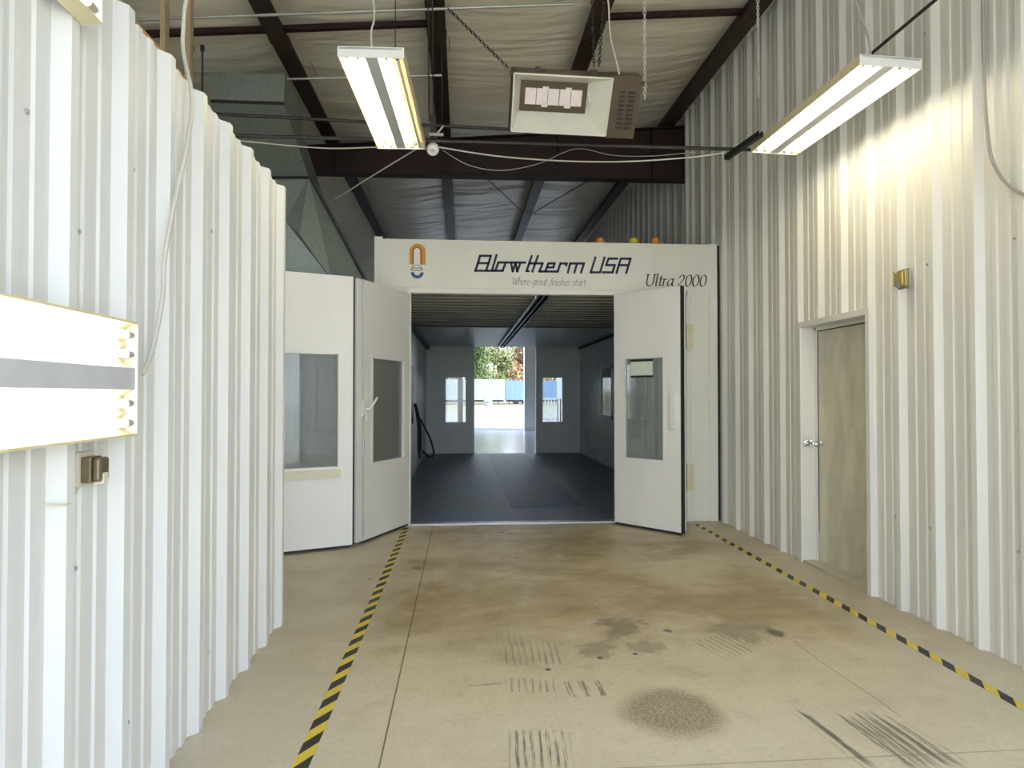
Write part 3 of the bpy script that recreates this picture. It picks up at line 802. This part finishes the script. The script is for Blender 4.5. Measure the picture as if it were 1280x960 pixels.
# wall lights: opening towards +X
xw = LW + .036
fixture('fluorescent_light', frame((xw + .012, 1.038, 1.552), (0, 1, 0), (0, 0, -1)), 1.215, .382, 'lit fluorescent light fixed low on the left partition', 'four-lamp fluorescent lights', tubem=TUBEW)
fixture('fluorescent_light', frame((xw + .004, .82, 2.82), (0, 1, 0), (0, 0, -1)), 1.215, .382, 'fluorescent light fixed high on the left partition, cut by the frame top', 'four-lamp fluorescent lights', tubem=TUBEW)

# ================================================================== RADIANT HEATER
TL, TR_, BL = at(641, 89, Y=4.5), at(804, 98, Y=4.5), at(638, 166, Y=4.74)
u = (TR_ - TL); Wd = u.length; u.normalize()
v = BL - TL; v = (v - u * v.dot(u)); Hh = v.length; v.normalize()
nrm = u.cross(v)          # towards the viewer
if nrm.y > 0: nrm = -nrm
HM = Matrix(((u.x, v.x, nrm.x, TL.x), (u.y, v.y, nrm.y, TL.y), (u.z, v.z, nrm.z, TL.z), (0, 0, 0, 1)))
Ht = thing('radiant_heater', TL + u * Wd / 2 + v * Hh / 2, 'brown gas radiant heater with pale reflector hanging on chains', 'heater')
cu = .772 * Wd
dp = .17
mb = MB()
def hb(mb, a, b): return mb.box(a, b, HM)
hb(mb, (0, 0, -.20), (cu, .012, 0)); hb(mb, (0, Hh - .012, -.20), (cu, Hh, 0)); hb(mb, (0, 0, -.20), (.012, Hh, 0)); hb(mb, (0, 0, -.21), (cu, Hh, -.19))
obj('housing', mb, BROWN, Ht, bevel=.002)
r0 = [(.012, .012), (cu - .005, .012), (cu - .005, Hh - .012), (.012, Hh - .012)]
r1 = [(.075 * Wd, .17 * Hh), (.605 * Wd, .17 * Hh), (.605 * Wd, .68 * Hh), (.075 * Wd, .68 * Hh)]
mb = MB()
vs = [HM @ Vector((a, b, .004)) for a, b in r0] + [HM @ Vector((a, b, -.13)) for a, b in r1]
mb.add(vs, [(0, 1, 5, 4), (1, 2, 6, 5), (2, 3, 7, 6), (3, 0, 4, 7)])
for a, b in zip(r0, r0[1:] + r0[:1]):
    mb.tube([HM @ Vector((*a, .004)), HM @ Vector((*b, .004))], .006, 6)
obj('reflector', mb, HEATIN, Ht)
mb = MB(); hb(mb, (r1[0][0] - .004, r1[0][1] - .004, -.16), (r1[2][0] + .004, r1[2][1] + .004, -.135))
BP = obj('burner_frame', mb, BROWN, Ht)
tw = (r1[1][0] - r1[0][0]) * .86 / 5
for i in range(5):
    mb = MB(); a = r1[0][0] + .035 + i * tw
    hb(mb, (a + .002, r1[0][1] + .05, -.135), (a + tw - .002, r1[2][1] - .05, -.118))
    obj('ceramic_tile', mb, CERAM, BP, bevel=.002)
mb = MB()
for i in range(4):
    a = r1[0][0] + .035 + (i + .5) * tw
    if i in (1, 3):
        for b0 in (r1[0][1] + .036, r1[2][1] - .06):
            mb = MB(); hb(mb, (a, b0, -.132), (a + .045, b0 + .024, -.112)); obj('tile_clip', mb, HEATIN, BP)
mb = MB().tube([HM @ Vector((r1[1][0] + .004, r1[0][1] + .05, -.11)), HM @ Vector((r1[1][0] + .02, r1[0][1] + .12, -.08)), HM @ Vector((r1[1][0] + .01, r1[2][1] - .03, -.11))], .010, 8)
obj('igniter', mb, HEATIN, BP)
mb = MB()
hb(mb, (cu, -.006, -.2), (Wd, Hh + .006, -.012))
# perforated face plate: two columns of louvre slots
plate = MB()
sx0, sx1, sx2, sx3 = cu + .07 * Wd, cu + .115 * Wd, cu + .135 * Wd, cu + .19 * Wd
CB = obj('control_box', mb, BROWN, Ht, bevel=.003)
ns = 9
mbv = MB()
for i in range(ns):
    b0 = Hh * (.22 + .66 * i / ns)
    for a0, a1 in ((sx0, sx1), (sx2, sx3)):
        hb(mbv, (a0, b0, -.016), (a1, b0 + .013, -.009))
obj('louvre_slots', mbv, BLACK, CB)
mbv = MB()
for i in range(ns):
    b0 = Hh * (.22 + .66 * i / ns) + .0135
    for a0, a1 in ((sx0, sx1), (sx2, sx3)):
        hb(mbv, (a0, b0, -.014), (a1, b0 + .006, -.003))
obj('louvre_lips', mbv, BROWN, CB)
for a, b in (((.18 * Wd, -.03, -.1), (.22 * Wd, 0, -.07)), ((.6 * Wd, -.03, -.08), (.65 * Wd, 0, -.04)), ((-.02, .0, -.03), (.02, .03, -.01)), ((Wd - .01, .02, -.03), (Wd + .02, .05, -.01))):
    mb = MB(); hb(mb, a, b); obj('hanger_lug', mb, DARKST, Ht)

def chain(name, a, b, mat, label, group, link=.034, r=.0035):
    a, b = Vector(a), Vector(b); d = b - a; L = d.length; d.normalize()
    n = max(2, int(L / (link * .78)))
    s = d.cross(Vector((0, 1, 0)) if abs(d.y) < .9 else Vector((1, 0, 0))).normalized(); q = d.cross(s)
    mb = MB()
    for i in range(n):
        c = a + d * (L * (i + .5) / n); w = s if i % 2 else q
        ring = []
        for k in range(10):
            t_ = 2 * PI * k / 10
            ring.append(c + d * (link / 2 * c_(t_)) + w * (link * .3 * s_(t_)))
        mb.tube(ring, r, 4, closed=True)
    return obj(name, mb, mat, label=label, cat='chain', group=group)
CG = 'chains holding up the heater and lights'
ztop = lambda x: roofz(x) - .2
a = at(560, 11, Y=4.75); chain('hanging_chain', a, HM @ Vector((-.035, -.02, -.02)), DARKST, 'dark chain slanting up left from the heater', CG)
p = HM @ Vector((.62 * Wd, -.055, -.06)); chain('hanging_chain', p, (p.x + .02, p.y + .2, ztop(p.x)), DARKST, 'dark chain rising from the middle of the heater', CG)
p2 = HM @ Vector((.66 * Wd, -.055, -.06)); chain('hanging_chain', p2, (p2.x + .14, p2.y + .3, ztop(p2.x)), DARKST, 'dark chain beside the middle heater chain, leaning right', CG)
p = HM @ Vector((Wd + .028, .20 * Hh + .03, .02)); p.z -= .02; chain('hanging_chain', p, (p.x, p.y, ztop(p.x)), WHITECORD, 'pale chain hanging at the right end of the heater', CG)
p = at(948, 122, Y=5.0); chain('hanging_chain', p, (p.x, p.y, ztop(p.x)), WHITECORD, 'pale chain hanging over the far end of the right light', CG)

# ================================================================== PIPES, STRUTS, CABLES
PY = 5.34
def pipe(name, pts, r, mat, label, cat='pipe', n=8, group=None):
    return obj(name, MB().tube(pts, r, n), mat, smooth=True, label=label, cat=cat, group=group)
zp = at(640, 178, Y=PY).z
pipe('support_pipe', [(-2.45, PY, zp - .015), (at(945, 188, Y=PY).x, PY, zp + .0)], .016, DARKST, 'dark pipe crossing under the maroon rafter behind both hanging lights')
a, b = at(262, 142, Y=6.1), at(642, 162, Y=6.1)
PT = thing('hanger_pipe', a, 'dark pipe crossing in front of the grey duct, above the other pipe', 'pipe')
obj('pipe', MB().tube([a, b], .016, 8), DARKST, PT, smooth=True)
for xx in (-.2,):
    obj('hanger_rod', MB().tube([(xx, 6.1, b.z), (xx, 6.1, roofz(xx) - .19)], .005, 6), DARKST, PT)
pipe('roof_conduit', [(-3.4, 5.62, roofz(-3.4) - .235), (1.0, 5.62, roofz(1.0) - .235)], .013, GREYMET, 'thin grey conduit under the roof at the top of the view', 'conduit')
pipe('roof_conduit', [at(355, 99, Y=6.75), at(553, 94, Y=6.75)], .013, GREYMET, 'short grey conduit passing above the left hanging light', 'conduit')
# junction of struts under the middle purlin
jx = at(541, 170, Y=PY).x
mb = MB().box((jx - .02, PY - .03, zp + .0), (jx + .02, PY + .01, zp + .21)).box((jx - .012, PY - .034, zp + .02), (jx + .012, PY - .03, zp + .2))
S_ = thing('support_strut', (jx, PY, zp), 'slotted steel strut hanging from two rods above the small round detector', 'strut')
obj('channel', mb, DARKST, S_)
for dx in (-.03, .006):
    obj('drop_rod', MB().tube([(jx + dx, PY - .01, zp + .15), (jx + dx - .012, PY - .01, roofz(jx) - .19)], .006, 6), DARKST, S_)
obj('clip', MB().tube([(jx + .03, PY - .02, zp + .04), (jx + .09, PY - .05, zp + .10)], .008, 6).box((jx - .03, PY - .04, zp + .02), (jx + .09, PY - .03, zp + .045)), GREYMET, S_)
sp = at(541, 187, Y=PY - .03)
SN = thing('round_detector', sp, 'small white round detector below the steel strut', 'detector')
ax = Vector((0, -.8, -.6))
obj('body', MB().lathe(sp - ax * .03, [(.028, -.02), (.05, .0), (.052, .03), (.043, .045), (.02, .052)], 20, ax), WHITEFIX, SN, smooth=True)
obj('lens', MB().lathe(sp + ax * .018, [(.02, 0), (.015, .008), (.004, .011)], 14, ax), WHITECORD, SN, smooth=True)
# black strut bar beside the right wall
p = at(908, 197, Y=5.28); q = at(951, 167, Y=4.84)
d = (q - p); M_ = frame(p, d, (1, 0, 0)); Ld = d.length
mb = MB().box((0, -.022, -.022), (Ld, .022, -.014), M_).box((0, -.022, -.022), (Ld, -.015, .022), M_).box((0, .015, -.022), (Ld, .022, .022), M_)
obj('hanger_strut', mb, BLACK, label='short black strut bar at the end of the dark pipe by the right wall', cat='strut')
p = at(950, 183, Y=5.3); q = Vector((p.x + .02, 2.0, p.z + .02))
pipe('hanging_rod', [p, at(1082, 73, X=p.x + .0), q + Vector((0, -.3, 0))], .010, BLACK, 'black rod running over the right hanging light towards the viewer')

def smooth_path(pts, n=6):
    pts = [Vector(p) for p in pts]; P = [pts[0]] + pts + [pts[-1]]; out = []
    for i in range(1, len(P) - 2):
        for k in range(n):
            t = k / n
            a, b, c, d = P[i-1], P[i], P[i+1], P[i+2]
            out.append(.5 * ((2*b) + (c - a)*t + (2*a - 5*b + 4*c - d)*t*t + (3*b - a - 3*c + d)*t**3))
    return out + [pts[-1]]
def cable(pts, r, mat, label, name='power_cord', n=6):
    return obj(name, MB().tube(smooth_path(pts), r, n), mat, smooth=True, label=label, cat='cable')
c1 = [at(x, y, Y=PY - .025) for x, y in ((290, 175), (400, 185), (470, 184), (532, 181))]
cable(c1, .005, WHITECORD, 'white cable sagging from the partition to the round detector')
cable([at(x, y, Y=PY - .06) for x, y in ((549, 184), (620, 195), (700, 201), (780, 202), (860, 197), (905, 191))], .006, WHITECORD, 'white cable sagging from the round detector to the right wall')
cable([at(x, y, Y=PY + .05) for x, y in ((552, 187), (585, 206), (625, 213), (672, 205), (720, 186), (765, 194), (815, 195), (870, 190))], .0035, GREYCORD, 'thin grey cable looping twice under the dark pipe')
cable([at(526, 183, Y=PY - .04), at(470, 217, Y=6.1), at(419, 249, Y=6.9)], .006, WHITECORD, 'straight pale cable slanting from the round detector down to the duct')
cable([at(465, 62, Y=3.95), at(464, 40, Y=3.97), at(468, 20, Y=4.0), at(467, -30, Y=4.0), (-.5, 4.0, roofz(-.41) - .05)], .006, WHITECORD, 'white cord rising from the left hanging light')
pipe('hanger_wire', [at(494, 66, Y=3.84), (at(494, 62, Y=3.84).x, 3.84, roofz(-.3) - .05)], .003, BLACK, 'thin dark wire holding the left hanging light', 'wire')
cable([at(1089, 75, Y=3.75), at(1085, 45, Y=3.75), at(1073, 12, Y=3.75), at(1062, -40, Y=3.75), (2.3, 3.75, roofz(2.3) - .05)], .006, GREYCORD, 'grey cord rising from the right hanging light')
cable([at(774, 92, Y=4.45), at(770, 75, Y=4.5), at(763, 45, Y=4.6), at(761, 10, Y=4.58), at(759, -30, Y=4.55), (1.12, 4.55, roofz(1.1) - .05)], .006, WHITECORD, 'pale cord running up from the heater')
# flexible conduit on the right wall
cable([(XR - .045, 3.475, 5.3), (XR - .045, 3.475, 4.2), (XR - .046, 3.47, 3.3), (XR - .05, 3.44, 2.95), (XR - .05, 3.40, 2.80), (XR - .05, 3.31, 2.66), (XR - .05, 3.18, 2.56), (XR - .05, 3.0, 2.5)], .010, GREYCORD, 'flexible conduit hanging near the right edge of the right wall', 'conduit')
# flexible cord coming down over the partition to the low wall light
xs_ = LW + .058
top = at(230, 10, Y=2.9)
pts = [(top.x - .05, 2.95, 4.9), at(234, -60, Y=2.92), at(230, 20, Y=2.9), at(229, 62, Y=2.88)] + [at(x, y, X=xs_) for x, y in ((239, 112), (240, 140), (232, 190), (219, 250), (206, 320), (203, 370), (196, 412), (188, 445), (178, 468))]
cable(pts, .0085, WHITECORD, 'pale flexible conduit dropping over the partition to the low wall light', 'conduit')
# hanger of the wall light cord end
obj('cord_connector', MB().lathe((xw + .03, 2.237, 1.555), [(.014, 0), (.014, .02), (.010, .024), (.010, .05)], 10, (0, 1, 0)), DARKST, label='dark connector where the flexible conduit enters the low wall light', cat='connector')

# ================================================================== ELECTRICAL BOXES
def elbox(loc, y0, y1, z0, z1, x0, sg, label, plate, cover, deep):
    t_ = thing('electrical_box', loc, label, 'electrical box')
    xa, xb = sorted((x0, x0 + sg * .012))
    obj('wall_plate', MB().box((xa, y0 - .012, z0 - .012), (xb, y1 + .012, z1 + .015)), plate, t_, bevel=.002)
    xa, xb = sorted((x0 + sg * .012, x0 + sg * (.012 + deep * .55)))
    obj('body', MB().box((xa, y0, z0), (xb, y1, z1)), cover, t_, bevel=.004)
    xa, xb = sorted((x0 + sg * (.014 + deep * .55), x0 + sg * (.012 + deep)))
    l = obj('cover', MB().box((xa, y0 + .003, z0 + .003), (xb, y1 - .003, z1 - .003)), cover, t_, bevel=.008)
    obj('latch', MB().box((min(xb, xa) + (.0 if sg > 0 else -.004), (y0 + y1) / 2 - .012, z0 - .004), (xb + (.004 if sg > 0 else 0), (y0 + y1) / 2 + .012, z0 + .03)), plate, l)
    return t_
elbox((LW + .01, 2.14, 1.22), 2.085, 2.15, 1.224, 1.305, LW + .008, 1, 'bronze outlet box below the low wall light on the left partition', IVORY, BRONZE, .055)
elbox((XR - .03, 4.16, 2.22), 4.12, 4.215, 2.24, 2.345, XR - RIBH + .002, -1, 'small brass box on the right wall beyond the door top', GREYMET, BRASS, .045)
pipe('ground_wire', smooth_path([(LW + .012, 2.10, 1.215), (LW + .014, 2.05, 1.18), (LW + .04, 1.99, 1.175), (LW + .012, 1.91, 1.19)]), .003, IVORY, 'short stray wire below the bronze outlet box', 'wire')

# ================================================================== FLOOR TAPES
def tape(x0, y0, x1, y1, w, mat, label):
    d = Vector((x1 - x0, y1 - y0, 0)).normalized(); n = Vector((-d.y, d.x, 0)) * (w / 2)
    a, b = Vector((x0, y0, .0005)), Vector((x1, y1, .0005)); h = Vector((0, 0, .0012))
    mb = MB().add([a - n, b - n, b + n, a + n, a - n + h, b - n + h, b + n + h, a + n + h], [(0,3,2,1),(4,5,6,7),(0,1,5,4),(1,2,6,5),(2,3,7,6),(3,0,4,7)])
    obj('hazard_tape', mb, mat, label=label, cat='floor tape', group='striped floor tapes')
tape(-.655, 1.0, -.628, 7.28, .066, tape_mat('striped_tape', -.3), 'black and yellow striped tape on the floor from the left door leaf')
tape(2.675, 1.2, 2.697, 7.24, .060, tape_mat('striped_tape_far', .2), 'black and yellow striped tape on the floor along the right wall')

# ================================================================== INSIDE THE BOOTH
HX = IX0 + .07
t_ = thing('air_hose', (HX, 11.6, .6), 'black air hose hanging in loops inside the booth, left wall', 'hose')
mb = MB()
for k in range(5):
    dy = (k - 2) * .05
    mb.tube(smooth_path([(HX, 11.5 + dy, 1.32), (HX + .06, 11.38 + dy, 1.0), (HX + .07, 11.42 + dy, .55 - .03 * k), (HX + .07, 11.7 + dy, .5 - .02 * k), (HX + .06, 11.8 + dy, .9), (HX, 11.62 + dy, 1.3)]), .02, 7)
mb.tube(smooth_path([(HX + .02, 12.0, 1.1), (HX + .22, 12.1, .7), (HX + .30, 12.1, .4), (HX + .22, 12.05, .33), (HX + .1, 12.0, .45)]), .018, 7)
obj('hose_loops', mb, BLACK, t_, smooth=True)
obj('hose_hook', MB().box((HX - .066, 11.5, 1.28), (HX + .03, 11.62, 1.34)), DARKST, t_)
t_ = thing('control_panel', (IX0, 10.4, 1.2), 'grey service panel with white pipe inside the booth, left wall', 'panel')
obj('cabinet', MB().box((IX0 + .002, 10.9, 1.0), (IX0 + .05, 11.35, 2.0)), DARKST, t_, bevel=.004)
obj('drop_pipe', MB().tube([(IX0 + .03, 10.8, 1.05), (IX0 + .035, 10.8, 1.85)], .022, 8), WHITEFIX, t_)

# ================================================================== YARD
mb = MB()
mb.add([(-120, YR, -.02), (120, YR, -.02), (120, 60, .02), (-120, 60, .02), (-120, 80, .25), (120, 80, .25), (120, 260, 3), (-120, 260, 3)], [(0,1,2,3), (3,2,5,4), (4,5,6,7)])
mb.add([(-120, YF, -.03), (XL - .2, YF, -.03), (XL - .2, YR, -.03), (-120, YR, -.03)], [(0,1,2,3)])
mb.add([(6.4, YF, -.03), (120, YF, -.03), (120, YR, -.03), (6.4, YR, -.03)], [(0,1,2,3)])
obj('ground', mb, ground_mat(), label='sunlit gravel and dry grass yard outside', cat='ground', kind='structure')

obj('apron', MB().box((-60, -60, -.2), (60, YF, -.03)), plain('bounce_concrete', (.72, .65, .52), .8, 0, .06, 1), label='unseen apron before the open bay doors, made pale to bounce light inside', cat='apron', kind='structure')  # unseen slab, added pale and warm to bounce light onto the roof lining
TRW = plain('trailer_white', (.32, .33, .35), .45, 0, .04, .6)
TRB = plain('trailer_blue', (.16, .25, .42), .45, 0, .08, .8)
TRR = plain('trailer_red_mark', (.32, .16, .22), .5, 0, .05, 1)
def trailer(x0, x1, y, z, h, mat, label, mark=False):
    t_ = thing('trailer', ((x0 + x1) / 2, y, z), label, 'trailer', 'trailers parked across the yard')
    mb = MB().box((x0, y, z + .55), (x1, y + 2.5, z + h))
    for k in range(int((x1 - x0) / .6)): mb.box((x0 + k * .6, y - .02, z + .6), (x0 + k * .6 + .05, y, z + h - .05))
    b = obj('body', mb, mat, t_)
    obj('chassis', MB().box((x0 + .2, y + .3, z + .35), (x1 - .2, y + 2.2, z + .55)).box((x0 + .4, y + .1, z), (x0 + .5, y + .2, z + .6)).box((x1 - .9, y + .1, z), (x1 - .8, y + .2, z + .6)), DARKST, t_)
    for k in (0, 1):
        cx = x0 + 1.3 + k * 1.1
        obj('wheel', MB().lathe((cx, y + .3, z + .42), [(.2, 0), (.42, .02), (.42, .25), (.2, .28)], 20, (0, -1, 0)), BLACK, t_, smooth=True)
    if mark:
        obj('red_mark', MB().lathe(((x0 + x1) / 2 + .2, y - .01, z + 2.0), [(.45, 0), (.45, .02)], 20, (0, -1, 0)), TRR, b)
trailer(-9.5, 5.35, 80, .25, 3.15, TRW, 'long white trailer across the yard, seen through the booth')
trailer(5.42, 13.0, 80.3, .25, 3.0, TRB, 'pale blue trailer beside the white one across the yard', True)
tk = at(610, 503, Y=74)
t_ = thing('water_tank', (tk.x, 74, .18), 'small pale barrel standing before the white trailer', 'barrel')
obj('body', MB().lathe((tk.x, 74, .18), [(.45, 0), (.5, .05), (.5, 1.0), (.42, 1.1), (.1, 1.14)], 20), plain('tank_grey', (.30, .31, .29), .5), t_, smooth=True)
obj('hoop', MB().lathe((tk.x, 74, .55), [(.50, 0), (.52, .01), (.52, .05), (.50, .06)], 20), DARKST, t_)

def leafmat(name, a, b):
    m, t, p = nt(name)
    n = noise(t, wpos(t), 1.1, 4, .7)
    t.links.new(mixc(t, ramp(t, n, .35, .65), a, b), p.inputs['Base Color'])
    p.inputs['Roughness'].default_value = .6
    return m
GRN = leafmat('green_leaves', (.07, .11, .03), (.17, .21, .07))
YGR = leafmat('yellow_green_leaves', (.14, .17, .04), (.26, .26, .10))
ORG = leafmat('autumn_leaves', (.24, .12, .05), (.32, .20, .10))
BARK = plain('bark', (.20, .16, .12), .9, 0, .2, 3)
def tree(x, y, h, r, mat, label):
    z = .25 + (y - 80) * .0153
    t_ = thing('yard_tree', (x, y, z), label, 'tree', 'trees beyond the trailers')
    mb = MB().tube([(x, y, z), (x + .1, y, z + h * .5), (x - .1, y, z + h * .85)], [.28, .2, .06], 8)
    for k in range(6):
        a = random.uniform(0, 2 * PI); zz = z + h * random.uniform(.25, .6)
        mb.tube([(x, y, zz), (x + r * .7 * c_(a), y + r * .7 * s_(a), zz + h * .18)], [.1, .03], 6)
    obj('trunk', mb, BARK, t_)
    mb = MB()
    cl = [(random.uniform(-.75, .75), random.uniform(-.75, .75), random.uniform(-1, 1)) for _ in range(26)]
    for i in range(4200):
        c = random.choice(cl); q = Vector((random.gauss(0, 1), random.gauss(0, 1), random.gauss(0, 1))).normalized() * random.random() ** .4 * .36
        p = Vector((x + (c[0] * (1.1 - .35 * c[2]) + q.x) * r, y + (c[1] * (1.1 - .35 * c[2]) + q.y) * r, z + h * .55 + (c[2] * .42 + q.z * .36) * h))
        if p.z < z + .4: continue
        a = Vector((random.gauss(0,1), random.gauss(0,1), random.gauss(0,1))).normalized(); b = a.orthogonal().normalized(); s = random.uniform(.16, .34)
        mb.add([p - a*s, p + b*s*.6, p + a*s, p - b*s*.6], [(0,1,2,3)])
    obj('foliage', mb, mat, t_)
tree(1.2, 90, 12, 3.0, GRN, 'dark green tree at the left of the rear doorway')
tree(5.8, 106, 14, 3.6, YGR, 'yellow-green tree in the middle of the rear doorway')
tree(10.0, 92, 11, 2.9, ORG, 'orange autumn tree at the right of the rear doorway')
tree(-5.4, 106, 12, 3.4, YGR, 'pale tree seen through the left rear window of the booth')
tree(1.6, 124, 16, 3.6, GRN, 'tall dark tree behind the gap between the green and yellow-green trees')
tree(12.6, 128, 15, 4.2, YGR, 'tall pale tree rising behind the orange autumn tree')
tree(-8.5, 132, 15, 4.0, GRN, 'tall dark tree far behind, left of the rear doorway')
tree(7.2, 146, 19, 4.6, GRN, 'farthest tall tree, behind the middle of the rear doorway')
tree(16.5, 108, 13, 3.8, GRN, 'green tree seen beyond the right rear window of the booth')
# white rail fence outside the right rear opening
t_ = thing('rail_fence', (4.2, 31, 0), 'white picket railing seen through the right rear window of the booth', 'railing')
PK = plain('white_rail', (.55, .57, .60), .5, 0, .03, 2)
for xx in (3.35, 4.62):
    obj('post', MB().box((xx, 31, 0), (xx + .22, 31.15, 2.9)), PK, t_)
obj('rail', MB().box((3.35, 31.03, 1.25), (5.8, 31.1, 1.33)).box((3.35, 31.03, .25), (5.8, 31.1, .33)), PK, t_)
for k in range(11):
    obj('picket', MB().box((3.7 + k * .15, 31.0, .15), (3.76 + k * .15, 31.03, 1.3)), PK, t_)

# ================================================================== LIGHT
w = bpy.data.worlds.new('sky'); SC.world = w; w.use_nodes = True
t = w.node_tree; bg = t.nodes['Background']
tc = node(t, 'ShaderNodeTexCoord'); sp_ = node(t, 'ShaderNodeSeparateXYZ'); t.links.new(tc.outputs['Generated'], sp_.inputs[0])
t.links.new(mixc(t, ramp(t, sp_.outputs[2], 0, .7), (.83, .915, 1.0), (.50, .69, 1.0)), bg.inputs['Color'])
bg.inputs['Strength'].default_value = 1.5
su = bpy.data.lights.new('sun', 'SUN'); su.energy = 2.4; su.angle = .02; su.color = (1, .95, .88)
so = bpy.data.objects.new('sun', su); COL.objects.link(so)
so.rotation_euler = Vector((-.80, .34, -.75)).to_track_quat('-Z', 'Y').to_euler()
def portal(loc, rot, sx, sy):
    l = bpy.data.lights.new('sky_portal', 'AREA'); l.shape = 'RECTANGLE'; l.size = sx; l.size_y = sy
    l.cycles.is_portal = True
    o = bpy.data.objects.new('sky_portal', l); COL.objects.link(o); o.location = loc; o.rotation_euler = rot
portal((-1.3, YF - .02, 1.95), (PI/2, 0, 0), 8.6, 3.9)
portal((1.85, YR + .2, 1.9), (-PI/2, 0, 0), 5.8, 3.8)

# ================================================================== CAMERA
cd = bpy.data.cameras.new('camera'); cam = bpy.data.objects.new('camera', cd); COL.objects.link(cam)
cd.sensor_width = 36; cd.lens = FPX / 1280 * 36; cd.clip_start = .05; cd.clip_end = 500
cam.matrix_world = Matrix(((RT.x, UP.x, -FW.x, 0), (RT.y, UP.y, -FW.y, 0), (RT.z, UP.z, -FW.z, CAMZ), (0, 0, 0, 1)))
SC.camera = cam
vs_ = SC.view_settings
vs_.view_transform = 'Standard'; vs_.look = 'None'; vs_.exposure = 1.78; vs_.gamma = 1; vs_.use_curve_mapping = False
cy = SC.cycles
cy.use_denoising = True
try: cy.denoiser = 'OPENIMAGEDENOISE'
except Exception: pass
cy.max_bounces = 10; cy.diffuse_bounces = 6; cy.glossy_bounces = 4; cy.transmission_bounces = 8
cy.sample_clamp_indirect = 6; cy.caustics_reflective = False; cy.caustics_refractive = False
